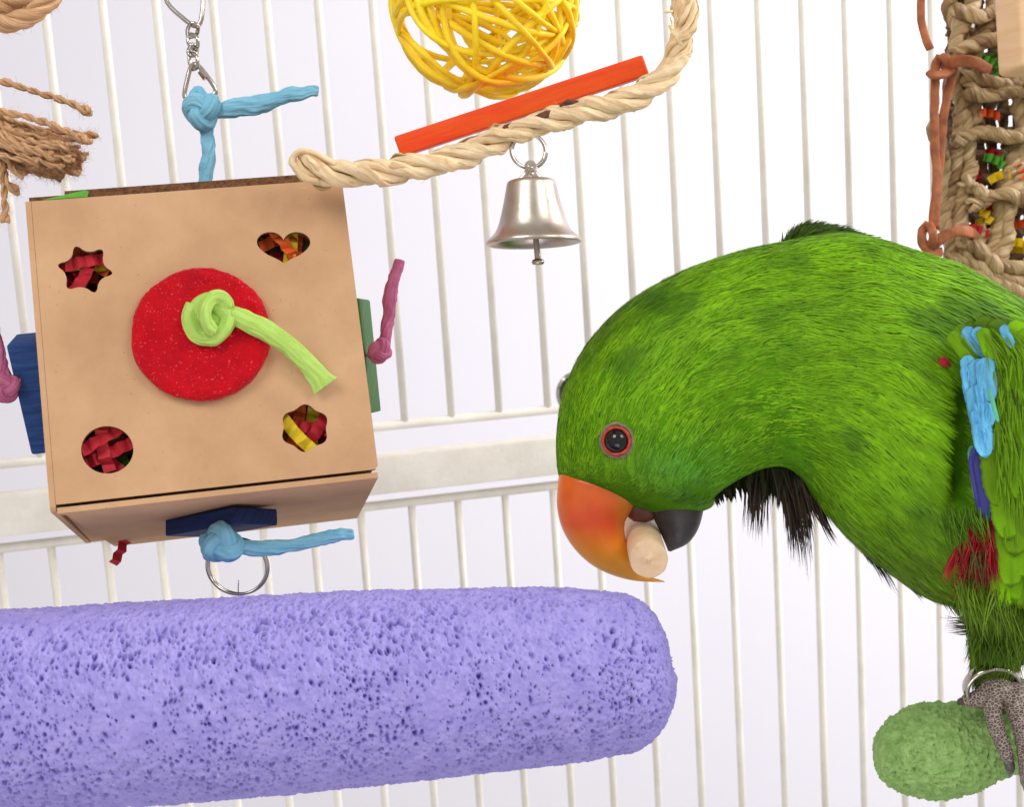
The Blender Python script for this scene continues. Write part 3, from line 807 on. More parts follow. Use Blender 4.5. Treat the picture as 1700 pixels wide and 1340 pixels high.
# ================================================================== cement perches
def cement(pts, n, m, npit, depth, seed, rough=.0006):
    """pts: (px, py, d, radius_px); returns displaced G"""
    q = spline(np.array(pts, float), 4000)
    al = np.concatenate([[0], np.cumsum(np.hypot(np.hypot(np.diff(q[:, 0]), np.diff(q[:, 1])), np.diff(q[:, 3])))])
    q = np.stack([np.interp(np.linspace(0, al[-1], n), al, q[:, k]) for k in range(4)], 1)
    c = np.array([P(*x[:3]) for x in q]); r = np.maximum(q[:, 3], .3) * q[:, 2] / FPX
    t, a, b = frames(c)
    th = np.linspace(0, 2 * np.pi, m, endpoint=False)
    nrm = a[:, None] * np.cos(th)[None, :, None] + b[:, None] * np.sin(th)[None, :, None]
    v = c[:, None] + nrm * r[:, None, None]
    L = np.concatenate([[0], np.cumsum(np.linalg.norm(np.diff(v[:, 0], axis=0), axis=1))])
    n1 = np.cross(np.gradient(v, axis=1), np.gradient(v, axis=0)); n1 = unit(n1)
    n1 *= np.sign((n1 * nrm).sum(-1, keepdims=True) + 1e-9)
    disp = (vnoise(v, 700) - .5) * rough * 1.4 + (vnoise(v, 1500) - .5) * rough * .9 + (vnoise(v, 260) - .5) * rough * .8 + (vnoise(v, 60) - .5) * rough * .7
    r_ = np.random.default_rng(seed)
    ds = L[-1] / (n - 1)
    dens = vnoise(v, 70)
    k = 0
    while k < npit:
        i = r_.integers(2, n - 2); j = r_.integers(0, m)
        if r_.random() > (.35 + 1.2 * (dens[i, j] - .25)) * (r[i] / r.max()): continue
        k += 1
        pr = (r_.random() ** 3 * .00042 + .00022); el = r_.uniform(1, 1.9); dd = depth * r_.uniform(.35, 1.2) * (.4 + pr / .0008)
        dth = 2 * np.pi * r[i] / m
        wi, wj = int(2.2 * pr / ds) + 1, int(2.2 * pr * el / max(dth, 1e-5)) + 1
        if wj > m // 3: continue
        ii = np.arange(max(0, i - wi), min(n, i + wi + 1)); jj = np.arange(j - wj, j + wj + 1)
        sl_ = r_.normal() * .3
        X = (ii - i)[:, None] * ds + sl_ * (jj - j)[None] * dth; Y = (jj - j)[None] * dth / el
        disp[np.ix_(ii, jj % m)] -= dd * np.exp(-((X ** 2 + Y ** 2) / pr ** 2) ** 1.6)
    fade = np.clip((r - .0015) / .008, 0, 1)[:, None]
    v = v + n1 * (disp * fade)[..., None]
    f, uv = grid_faces(n, m, False, L, 1)
    return G(v.reshape(-1, 3), f, None, uv)


pp = [(-140, 1190, .462, 172), (0, 1181, .466, 166), (200, 1170, .47, 166), (400, 1157, .474, 164), (600, 1142, .478, 159), (800, 1129, .482, 151), (930, 1121, .484, 144), (1020, 1117, .486, 133)]
for a in np.linspace(.12, 1, 9):
    pp.append((1020 + 97 * math.sin(a * math.pi / 2), 1117 - 6 * a, .486, 133 * max(.001, math.cos(a * math.pi / 2)) ** .85))
tag(add('perch', cement(pp, 1000, 470, 15000, .0017, 5), MT['perch']), 'thick pitted purple cement perch with a rounded end below the box', 'perch')
pp = [(1452, 1240, .535, .4), (1454, 1240, .535, 14), (1459, 1241, .535, 30), (1470, 1243, .535, 47), (1490, 1246, .535, 63), (1520, 1248, .535, 74), (1555, 1247, .535, 77), (1595, 1241, .535, 73), (1640, 1230, .535, 65), (1700, 1216, .535, 58), (1800, 1195, .537, 54), (1900, 1175, .54, 52)]
tag(add('perch', cement(pp, 420, 340, 1200, .0008, 6, .0013), MT['perch_green']), 'knobbly light green cement perch gripped by the grey foot', 'perch')

# ================================================================== seagrass mat, leather laces, pine block
_d = .64; km = _d / FPX
mat_ = thing('seagrass_mat', 'woven seagrass mat with crinkle paper in its gaps behind the parrot', 'mat', P(1650, 505, _d))


def braid(pts, d, w, mk, seed, nst=3):
    r = np.random.default_rng(seed)
    pp_ = [(x + r.normal() * 1.5, y + r.normal() * 1.5, d + r.normal() * .0008) for x, y in pts]
    path = spline(PP(pp_), max(24, int(len(pts) * 22)))
    b = None
    for i, g in enumerate(twist_strands(path, nst, .44 * w * km, .50 * w * km, 3.6 * w * km, 10, .62, r.uniform(0, 6), .8)):
        g = bumpy(g, .0018, 300); mk = mk if mk == 'grass_shaded' else r.choice(['grass', 'grass', 'grass1', 'grass3'])
        if b is None: b = add('braid', g, MT[mk], mat_)
        else: add('strand', g, MT[mk], b)
    return b


sd = 0
for x in (1578, 1600, 1622, 1646, 1668, 1690, 1712, 1736):                                   # back layer, shade inside the mat painted as darker seagrass
    sd += 1; braid([(x - 6, -60), (x + 4, 60), (x - 4, 160), (x + 4, 270), (x - 2, 380), (x + 8, 500)], _d + .018, 13, 'grass_shaded', sd)
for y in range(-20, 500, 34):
    sd += 1; braid([(1572, y), (1640, y + 8), (1700, y - 4), (1760, y)], _d + .013, 12, 'grass_shaded', sd)
VB = [[(1562, 250), (1570, 300), (1566, 360), (1576, 400), (1572, 440)], [(1588, -40), (1576, 20), (1600, 60), (1606, 110), (1600, 160), (1592, 220), (1586, 290), (1578, 350), (1580, 420)],
      [(1624, -40), (1612, 20), (1590, 60), (1585, 120), (1600, 180), (1612, 240), (1606, 300), (1596, 360), (1600, 420), (1612, 450)],
      [(1652, -40), (1648, 20), (1630, 60), (1616, 100), (1614, 150), (1622, 210)],
      [(1700, 120), (1692, 170), (1700, 230), (1682, 270), (1668, 320), (1660, 370), (1648, 420)],
      [(1720, 160), (1688, 300), (1678, 340), (1670, 400), (1655, 440)], [(1640, 380), (1622, 400), (1640, 430), (1680, 450), (1730, 470)],
      [(1700, -20), (1712, 60), (1704, 140), (1716, 220), (1708, 320), (1720, 420)]]
for p in VB:
    sd += 1; braid(p, _d + .001 * (sd % 3), 17, 'grass', sd)
HB = [[(1578, 92), (1610, 78), (1640, 66), (1680, 62), (1740, 58)], [(1598, 130), (1640, 132), (1680, 140), (1740, 138)], [(1604, 148), (1650, 156), (1690, 148), (1740, 150)],
      [(1585, 235), (1630, 218), (1670, 226), (1700, 220), (1750, 224)], [(1596, 300), (1636, 322), (1668, 326), (1700, 312), (1750, 318)],
      [(1606, 345), (1640, 330), (1676, 322), (1700, 330), (1740, 345)], [(1570, 425), (1610, 440), (1650, 452), (1700, 470), (1760, 490)],
      [(1600, 400), (1630, 420), (1660, 440), (1710, 446), (1760, 452)], [(1600, 452), (1650, 470), (1700, 492), (1760, 512)], [(1585, 15), (1620, 30), (1650, 22), (1720, 10)], [(1552, 200), (1556, 235), (1560, 262)]]
for p in HB:
    sd += 1; braid(p, _d - .004 - .001 * (sd % 3), 16, 'grass', sd)
for i, (x, y, cn, a) in enumerate([(1632, 97, 'green', .5), (1653, 106, 'green', 1.2), (1640, 187, 'orange', 0.1), (1652, 256, 'red', .6), (1650, 264, 'green', .4), (1622, 290, 'red', 1.5), (1656, 292, 'yellow', -.35), (1634, 367, 'yellow', -.2), (1622, 380, 'red', .3),
                                   (1690, 372, 'orange', -.2), (1688, 402, 'yellow', .1), (1690, 412, 'yellow', .05), (1698, 290, 'orange', 1.2), (1632, 336, 'red', .3), (1634, 352, 'yellow', .8), (1668, 264, 'green', .2)]):
    d = _d - .001 + .004 * (i % 2)
    paper('paper_strip', cn, crinkle(P(x, y, d), V3(math.cos(a), math.sin(a), .1, 1), -FWD + .3 * RIGHT * math.sin(i), .010, .0038, .0019, 6, None, 700 + i, .12),
          '%s crinkled paper tucked in the gaps of the seagrass mat' % cn, 'crinkled paper strips in the seagrass mat')


def lace(label, runs):
    gs = []
    for pts, w in runs:
        p = spline(PP(pts), 50); w_ = w * km / 2
        gs.append(bumpy(sweep(p, np.array([w_ * .55, w_]), 16, sharp=3.2), .0006, 250))
    return tag(add('leather_lace', join(gs), MT['leather']), label, 'lace', 'leather laces on the seagrass mat')


dl = _d - .012
lace('tan leather lace end curling over a cage bar above the mat knot', [([(1534, -40, dl), (1529, 0, dl), (1530, 35, dl), (1537, 65, dl), (1544, 82, dl)], 13)])
lace('tan leather lace looped round the upper mat edge with long twin tails', [
    ([(1566, 112, dl + .004), (1578, 104, dl - .002), (1600, 100, dl - .004), (1622, 105, dl - .002), (1640, 116, dl + .008)], 20),
    ([(1560, 94, dl + .002), (1554, 108, dl), (1552, 150, dl), (1551, 200, dl), (1552, 240, dl), (1556, 300, dl), (1550, 350, dl), (1548, 385, dl)], 15),
    ([(1586, 110, dl + .001), (1578, 135, dl + .001), (1570, 170, dl + .001), (1563, 220, dl + .001), (1560, 270, dl + .001), (1554, 320, dl), (1552, 380, dl)], 15),
    ([(1543, 120, dl - .002), (1552, 124, dl - .006), (1568, 122, dl - .004), (1578, 116, dl)], 17), ([(1562, 92, dl), (1570, 98, dl - .003), (1574, 118, dl)], 15)])
lace('tan leather lace knotted round the lower mat edge above the green back', [
    ([(1546, 410, dl - .003), (1562, 396, dl - .005), (1585, 385, dl - .005), (1605, 384, dl - .002), (1618, 390, dl + .008)], 18),
    ([(1540, 372, dl), (1531, 385, dl - .003), (1532, 402, dl - .004), (1545, 418, dl - .003), (1562, 418, dl)], 16), ([(1540, 372, dl - .002), (1548, 385, dl - .006), (1548, 400, dl - .006), (1536, 415, dl - .002)], 15)])
_d2 = .60
pb = box_g(P(1745, 48, _d2), V3(76, 0, 10, _d2), V3(4, 74, 0, _d2), V3(-8, 0, 40, _d2), .003, 4)
tag(add('pine_block', pb, MT['pine'], autosmooth=40), 'pale unpainted pine block hanging in front of the seagrass mat', 'wood block')
tag(add('steel_link', sweep(ring_path(P(1676, 0, .612), V3(23, 0, 0, .6), V3(4, 56, 0, .6)), 4.4 * .6 / FPX, 12, closed=True), MT['steel']), 'polished steel link beside the pine block on the mat', 'ring')

# ================================================================== the parrot
D0 = .53; KB = D0 / FPX
SEC = [  # back point, belly point, half width (all px at D0)
    (929, 800, 1120, 862, 30), (924, 770, 1172, 846, 84), (924, 715, 1182, 828, 112), (936, 648, 1212, 804, 126), (972, 575, 1246, 786, 134), (1032, 510, 1276, 776, 138), (1112, 460, 1304, 776, 142),
    (1205, 424, 1326, 790, 150), (1300, 402, 1346, 816, 160), (1400, 389, 1376, 856, 168), (1500, 412, 1418, 902, 174), (1600, 453, 1478, 952, 176), (1700, 512, 1545, 994, 172),
    (1790, 590, 1630, 1012, 160), (1860, 690, 1720, 1020, 140), (1900, 800, 1800, 1030, 110), (1920, 900, 1860, 1040, 70), (1930, 990, 1900, 1050, 20)]
NS, NT = 190, 120
S_ = spline(np.array(SEC, float), NS)
TH = np.linspace(0, 2 * np.pi, NT, endpoint=False)


def sec_surface(S, TH, d0):
    U = S[:, 0:2]; Lw = S[:, 2:4]; c = (U + Lw) / 2; h = (U - Lw) / 2
    w = S[:, 4]
    v = np.zeros((len(S), len(TH), 3))
    cc, ss = np.cos(TH), np.sin(TH)
    for i in range(len(S)):
        px = c[i, 0] + h[i, 0] * cc; py = c[i, 1] + h[i, 1] * cc
        base = np.stack([(px - CX) / FPX, (py - CY) / FPX, np.ones_like(px)], 1) * d0
        base[:, 2] += w[i] * ss * d0 / FPX
        v[i] = CAM + base @ M.T
    return v


BV_ = sec_surface(S_, TH, D0)
_b = to_px(BV_)                               # hollow under the leading edge of the wing
_sm = lambda a, b, x: (lambda t: t * t * (3 - 2 * t))(np.clip((x - a) / (b - a), 0, 1))
_m = _sm(1548, 1606, _b[..., 0]) * (1 - _sm(1660, 1720, _b[..., 0])) * _sm(585, 650, _b[..., 1]) * (1 - _sm(780, 870, _b[..., 1]))
BV_ = BV_ + FWD * (.011 * _m * (np.sin(TH)[None] < 0))[..., None]
LEG = spline(np.array([(1600, 950, 1740, 960, 60), (1604, 1000, 1730, 1000, 58), (1612, 1040, 1722, 1030, 50), (1616, 1075, 1700, 1075, 38), (1618, 1105, 1682, 1112, 27), (1622, 1128, 1676, 1135, 22)], float), 40)
LV_ = sec_surface(LEG, TH[::2], D0 - .012)
HUMP = spline(np.array([(1285, 428, 1310, 480, 10), (1312, 392, 1330, 480, 30), (1340, 377, 1350, 480, 36), (1385, 380, 1390, 490, 38), (1440, 396, 1440, 500, 36), (1500, 420, 1500, 500, 20)], float), 40)
HV_ = sec_surface(HUMP, TH[::2], D0 + .030)
parrot = thing('parrot', 'green parrot bending down with orange beak and blue edged wing', 'parrot', P(1660, 1180, D0 - .012))


def closed_grid(v):
    n, m = v.shape[:2]; q, uv = grid_faces(n, m, False)
    vv = np.vstack([v.reshape(-1, 3), v[0].mean(0), v[-1].mean(0)]); j = np.arange(m); j2 = (j + 1) % m; k = n * m
    t = np.vstack([np.stack([np.full(m, k), j2, j], 1), np.stack([np.full(m, k + 1), (n - 1) * m + j, (n - 1) * m + j2], 1)])
    return G(vv, q, t, uv)


bd = add('body', join([closed_grid(BV_ * 1.0), closed_grid(LV_), closed_grid(HV_)]), MT['body'], parrot)
rm = bd.modifiers.new('merge', 'REMESH'); rm.mode = 'VOXEL'; rm.voxel_size = .0016; rm.use_smooth_shade = True
bpx = to_px(BV_)


def surf_depth(px, py):                      # depth of the near side of the body under a pixel
    sel = bpx[:, NT // 2:, :]                # sin < 0: towards the camera
    d2 = (sel[..., 0] - px) ** 2 + (sel[..., 1] - py) ** 2
    i = np.argsort(d2.ravel())[:6]
    return sel[..., 2].ravel()[i].mean()


def sample(v, n, weight):
    """random points with flow and outward normal on a sweep grid"""
    a = v[:-1]; b = v[1:]; a2 = np.roll(a, -1, 1); b2 = np.roll(b, -1, 1)
    N_ = np.cross(a2 - a, b - a); ar = np.linalg.norm(N_, axis=-1)
    cen = v.mean(1, keepdims=True)[:-1]
    N_ = unit(N_); N_ *= np.sign(((a - cen) * N_).sum(-1, keepdims=True) + 1e-12)
    pr = (ar * weight(to_px((a + b) / 2), N_)).ravel(); pr /= pr.sum()
    k = rng.choice(len(pr), n, p=pr); i, j = np.unravel_index(k, ar.shape)
    u = rng.random((n, 1)); w = rng.random((n, 1))
    p = a[i, j] + (a2[i, j] - a[i, j]) * u + (b[i, j] - a[i, j]) * w
    sample.ij = (i + w[:, 0], j + u[:, 0])
    return p, unit(b[i, j] - a[i, j]), N_[i, j], i / len(ar)


g_bright, g_mid, g_dark = np.array(lin(132, 188, 14)), np.array(lin(104, 156, 10)), np.array(lin(56, 104, 16))
g_blue = np.array(lin(98, 176, 60)); g_olive = np.array(lin(96, 122, 22)); c_red = np.array(lin(190, 22, 40))
near = lambda px, N_: np.where((N_ @ FWD) < .25, 1.0, .25) * np.where((px[..., 1] > 770) & (px[..., 0] < 1190), 2.4, 1.0)
EYE = (1025, 731)


def plume_colors(p, px, base=None):
    n = len(p)
    b1 = vnoise(p, 55); b2 = vnoise(p + 9, 150); b3 = rng.random(n)
    f = np.clip(.2 + .9 * b1 * 1.0 + .55 * (b3 - .5) + .5 * (b2 - .5), 0, 1)[:, None]
    c = g_mid * (1 - f) + g_bright * f
    dk_ = np.clip((vnoise(p + 3, 80) - .62) * 5, 0, 1)[:, None] * .6
    c = c * (1 - dk_) + g_dark * dk_
    # sparse dusky marks along the nape, bluish cheek, olive lower belly
    nape = np.exp(-((px[:, 0] - 1110) / 110) ** 2 - ((px[:, 1] - 520) / 50) ** 2) * (vnoise(p + 5, 130) > .56)
    c = c * (1 - .6 * nape[:, None]) + g_dark * .6 * nape[:, None]
    ch_ = np.clip(np.exp(-((px[:, 0] - 1130) / 90) ** 2 - ((px[:, 1] - 790) / 45) ** 2) * 1.0, 0, 1)[:, None]
    c = c * (1 - .7 * ch_) + g_blue * .7 * ch_
    ol = np.clip((px[:, 1] - 830) / 140, 0, 1)[:, None] * np.clip((px[:, 0] - 1300) / 80, 0, 1)[:, None]
    c = c * (1 - .75 * ol) + g_olive * .75 * ol
    dots = (rng.random(n) < .012)[:, None]
    c = np.where(dots, g_dark * .8, c)
    chin = np.exp(-((px[:, 0] - 1095) / 60) ** 2 - ((px[:, 1] - 838) / 22) ** 2)[:, None] * (vnoise(p + 8, 200)[:, None] > .4)
    c = c * (1 - .45 * chin) + np.array(lin(60, 96, 30)) * .45 * chin
    return c


def in_red(px):
    x, y = px[:, 0], px[:, 1]
    l = np.interp(y, [820, 870, 905, 990], [1640, 1600, 1586, 1560]); r = np.interp(y, [820, 1000], [1650, 1680])
    return (y > 835) & (y < 985) & (x > l) & (x < r)


pl, pc = [], []
p, t, nn, s = sample(BV_, 285000, near)
px = to_px(p)
si, sj = sample.ij
lock = vnoise(np.stack([si * .16, sj * 1.1, 0 * si], 1), 1.0) * .6 + vnoise(np.stack([si * .3, sj * 2.6, 0 * si + 4], 1), 1.0) * .4
ok = ((px[:, 0] - EYE[0]) ** 2 + (px[:, 1] - EYE[1]) ** 2 > 26 ** 2) & ((px[:, 0] - EYE[0] + 10) ** 2 + (px[:, 1] - EYE[1] - 14) ** 2 > 27 ** 2) | ((nn @ FWD) > .1)
ok &= ~((px[:, 0] > 1618) & (px[:, 1] > 590) & (px[:, 1] < 960) & ((nn @ FWD) < 0))
p, t, nn, s, px, lock = p[ok], t[ok], nn[ok], s[ok], px[ok], lock[ok]
c = plume_colors(p, px) * (.62 + .74 * lock[:, None])
rd = in_red(px) & ((nn @ FWD) < .1)
c[rd] = c_red * rng.uniform(.5, 1.2, (rd.sum(), 1))
# on the chest the feathers sweep down towards the leg
body = np.clip((px[:, 0] - 1330) / 200, 0, 1)[:, None]
de = unit(V3(.55, 1.0, 0, 1))
bl = body * np.clip((px[:, 1] - 620) / 250, 0, 1)[:, None] * .75
sd_ = np.cross(nn, t); t = t + sd_ * ((vnoise(p + 2, 110) - .5) * .7 + (vnoise(p + 6, 330) - .5) * .5)[:, None]
t = unit(t * (1 - bl) + de * bl); t = unit(t - (t * nn).sum(1, keepdims=True) * nn)
ln = np.interp(s, [0, .05, .2, .5, 1], [.0022, .0036, .0055, .0075, .009]) * rng.uniform(.7, 1.3, len(p))
big = np.clip((px[:, 0] - 1480) / 90, 0, 1) * np.clip((640 - px[:, 1]) / 80, 0, 1)
ln = ln * (1 + .9 * big)
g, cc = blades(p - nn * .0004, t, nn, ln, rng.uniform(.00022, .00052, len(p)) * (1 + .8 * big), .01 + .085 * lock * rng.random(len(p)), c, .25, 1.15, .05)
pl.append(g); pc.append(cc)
p, t, nn, s = sample(LV_, 22000, lambda a, b: 1.0)
px = to_px(p); c = plume_colors(p, px) * rng.uniform(.5, 1.05, (len(p), 1))
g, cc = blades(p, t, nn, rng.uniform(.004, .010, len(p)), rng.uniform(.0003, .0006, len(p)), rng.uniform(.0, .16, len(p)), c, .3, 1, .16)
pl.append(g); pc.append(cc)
p, t, nn, s = sample(HV_, 9000, lambda a, b: 1.0)
c = np.array(lin(74, 104, 30)) * rng.uniform(.5, 1.2, (len(p), 1))
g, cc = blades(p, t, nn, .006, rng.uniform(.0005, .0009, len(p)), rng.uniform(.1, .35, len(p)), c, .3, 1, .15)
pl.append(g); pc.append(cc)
o = add('plumage', join(pl), MT['plume'], parrot, col=np.vstack(pc)); o['kind'] = 'stuff'


# dark hanging feathers under neck and flank, plus throat shade drawn as blades
def tuft(roots, tips, n, w, color, d, spread=8, bend=0.0, dvar=.01):
    q = np.zeros((0, 4), int); vs, cs, qs = [], [], []
    k = 0
    for i in range(n):
        f = rng.random(); m = len(roots) - 1
        r0 = np.array([np.interp(f * m, range(m + 1), [a[j] for a in roots]) for j in (0, 1)]); t0 = np.array([np.interp(f * m, range(m + 1), [a[j] for a in tips]) for j in (0, 1)])
        r0 = r0 + rng.normal(size=2) * spread * .5; t0 = t0 + rng.normal(size=2) * spread
        lf = rng.uniform(.45, 1.0); t0 = r0 + (t0 - r0) * lf
        dd = d + rng.uniform(-dvar, dvar); u = np.linspace(0, 1, 7)[:, None]
        nrm = np.array([-(t0 - r0)[1], (t0 - r0)[0]])
        line = r0 + (t0 - r0) * u + nrm * bend * (u * (1 - u)) * 4 * rng.uniform(.7, 1.3)
        ce = np.array([P(x, y, dd - .002 * e) for (x, y), e in zip(line, u[:, 0])])
        ww = unit(np.cross(np.gradient(ce, axis=0), FWD + .8 * rng.normal(size=3))) * (w * KB * rng.uniform(.5, 1.2) * np.array([.6, 1, 1, .85, .6, .32, .04]))[:, None]
        vs.append(np.stack([ce - ww, ce + ww], 1).reshape(-1, 3))
        qs.append(np.array([[2 * e, 2 * e + 1, 2 * e + 3, 2 * e + 2] for e in range(6)]) + k); k += 14
        cs.append(np.tile(np.array(color) * rng.uniform(.5, 1.4), (14, 1)))
    return G(np.vstack(vs), np.vstack(qs)), np.vstack(cs)


dkc = lin(66, 54, 44); dgr = lin(58, 74, 24)
TF = [tuft([(1176, 815), (1238, 768), (1300, 758), (1356, 800)], [(1190, 838), (1245, 825), (1300, 850), (1362, 850)], 420, 4.5, lin(44, 48, 22), D0 + .012, 5, 0, .012),  # body shadow under the neck arch, put in as dark blades
      tuft([(1238, 775), (1275, 770)], [(1238, 890), (1268, 905)], 110, 1.7, dkc, D0 + .012, 8), tuft([(1285, 775), (1325, 780)], [(1315, 925), (1352, 968)], 170, 1.8, dkc, D0 + .01, 9, -.03),
      tuft([(1300, 775), (1345, 795)], [(1322, 880), (1372, 880)], 120, 2.2, dkc, D0 + .008, 9),
      tuft([(1345, 820), (1365, 840)], [(1385, 905), (1395, 915)], 40, 1.6, dkc, D0 + .012, 5, .05),
      tuft([(1372, 850), (1400, 880)], [(1488, 985), (1500, 1002)], 60, 2.2, lin(40, 44, 20), D0 + .01, 3, -.07, .006),
      tuft([(1440, 920), (1470, 945)], [(1530, 992), (1545, 1004)], 50, 2.2, lin(44, 42, 24), D0 + .008, 4, -.05, .006),
      tuft([(1625, 1020), (1625, 1050)], [(1560, 1028), (1575, 1052)], 60, 1.4, lin(120, 110, 100), D0 + .004, 5, -.06, .006),
      tuft([(1560, 985), (1610, 1005)], [(1590, 1022), (1614, 1040)], 70, 1.4, lin(90, 96, 50), D0 - .004, 6, .05, .006),
      tuft([(1618, 1060), (1690, 1070)], [(1616, 1108), (1684, 1122)], 420, 1.0, lin(84, 116, 24), D0 - .020, 14, .03, .006),
      tuft([(1622, 850), (1648, 846)], [(1618, 912), (1656, 925)], 130, 1.0, lin(112, 26, 26), D0 - .0405, 5, .02, .002),
      tuft([(1606, 876), (1650, 866)], [(1598, 935), (1660, 965)], 220, 1.0, lin(160, 16, 34), D0 - .0415, 6, .02, .002),
      tuft([(1600, 900), (1655, 905)], [(1580, 960), (1664, 1002)], 240, 1.0, lin(150, 14, 32), D0 - .0425, 7, .02, .002),
      tuft([(1606, 915), (1640, 915)], [(1600, 975), (1650, 985)], 60, .8, lin(90, 104, 50), D0 - .0435, 9, .03, .002),
      tuft([(1590, 910), (1600, 900)], [(1562, 965), (1575, 975)], 60, 1.1, lin(176, 40, 46), D0 - .04, 4, .04, .003),
      tuft([(1560, 850), (1640, 850)], [(1590, 930), (1652, 930)], 260, .8, lin(84, 126, 16), D0 - .0405, 14, .03, .004),
      tuft([(1590, 970), (1680, 980)], [(1600, 1040), (1690, 1080)], 520, 1.1, lin(104, 136, 30), D0 - .033, 16, .03, .008)]
o = add('down_wisps_throat_shade', join([a for a, b in TF]), MT['plume'], parrot, col=np.vstack([b for a, b in TF])); o['kind'] = 'stuff'

# beak
UB = spline(np.array([(928, 785, 1070, 826, 56), (925, 815, 1052, 846, 54), (925, 845, 1038, 866, 50), (934, 880, 1038, 892, 45), (954, 912, 1048, 914, 38), (982, 938, 1058, 935, 29), (1016, 955, 1062, 947, 19), (1056, 965, 1078, 957, 9), (1104, 967, 1100, 964, 1.5)], float), 60)
ubv = sec_surface(UB, np.linspace(0, 2 * np.pi, 48, endpoint=False), D0)
ub = closed_grid(ubv); upx = to_px(ub.v)
f = np.clip(np.exp(-((upx[:, 0] - 988) / 52) ** 2 - ((upx[:, 1] - 868) / 54) ** 2) * 1.0 + .5 * (vnoise(ub.v, 120) - .5), 0, 1)[:, None]
tipf = np.clip((upx[:, 1] - 872) / 68, 0, 1)[:, None]; edg = np.clip((upx[:, 0] - 1018) / 18, 0, 1)[:, None]
c = np.array(lin(238, 122, 34)) * (1 - f) + np.array(lin(226, 80, 30)) * f
c = c * (1 - .8 * tipf) + np.array(lin(240, 172, 28)) * .8 * tipf; c = c * (1 - .5 * edg) + np.array(lin(238, 160, 28)) * .5 * edg
ubo = add('upper_beak', ub, MT['beak'], parrot, col=c); ubo['label'] = 'glossy orange hooked upper beak'
LB = spline(np.array([(1066, 826, 1172, 822, 46), (1080, 852, 1168, 846, 43), (1092, 876, 1159, 878, 34), (1102, 898, 1142, 902, 22), (1109, 915, 1114, 916, 3)], float), 40)
lbo = add('lower_beak', closed_grid(sec_surface(LB, np.linspace(0, 2 * np.pi, 40, endpoint=False), D0)), MT['beak_dark'], parrot); lbo['label'] = 'black lower beak'
add('tongue', closed_grid(sec_surface(spline(np.array([(1030, 830, 1090, 840, 26), (1036, 845, 1090, 852, 26), (1042, 858, 1086, 862, 16), (1052, 866, 1072, 868, 4)], float), 24), TH[::4], D0)), MT['mouth'], parrot)
# eye
ed = surf_depth(*EYE) + .0012
ec = P(EYE[0], EYE[1], ed); _q = [P(EYE[0] + a, EYE[1] + b, surf_depth(EYE[0] + a, EYE[1] + b)) for a, b in ((30, 0), (-30, 0), (0, 30), (0, -30))]
en = unit(np.cross(_q[0] - _q[1], _q[2] - _q[3])); en *= np.sign(en.dot(-FWD)); en = unit(en - .35 * FWD)
ek = ed / FPX
er = 22 * ek
prof = [(max(1e-5, er * math.sin(a)), er * math.cos(a)) for a in np.linspace(0.0, 2.4, 26)]
eyo = add('eye', lathe(prof, ec, en, 40), MT['eye'], parrot)
ea = unit(RIGHT - RIGHT.dot(en) * en); eb = np.cross(en, ea)
add('eyelid', bumpy(sweep(ring_path(ec + en * er * .42, ea * 22.5 * ek, eb * 22.5 * ek), 3.0 * ek, 12, closed=True), .0003, 900), MT['eyelid'], eyo)
add('eye_skin', bumpy(sweep(ring_path(ec + en * er * .16, ea * 26.5 * ek, eb * 27.5 * ek), 4.0 * ek, 12, closed=True), .0006, 900), MT['eyeskin'], eyo)


# wing
def wing_depth(x, y):
    return D0 - .0385 - .006 * math.exp(-((y - 720) / 240.0) ** 2) + .00004 * max(0, 1640 - x) + .006 * max(0, (y - 860) / 140)


rows = []
for y in np.linspace(545, 1000, 40):
    xl = np.interp(y, [520, 560, 600, 700, 780, 900, 1000], [1640, 1612, 1606, 1622, 1640, 1672, 1690])
    xs = np.linspace(xl, 1900, 30); u = np.linspace(0, 1, 30)
    z = np.array([wing_depth(x, y) + .004 - .004 * min(1, (x - xl) / 60) ** .5 for x in xs])
    rows.append([P(x, y, zz + .0012) for x, zz in zip(xs, z)] + [P(x, y, wing_depth(x, y) + .011) for x in xs[::-1]])
wg = np.array(rows)
wing = add('wing', closed_grid(wg), MT['body'], parrot)


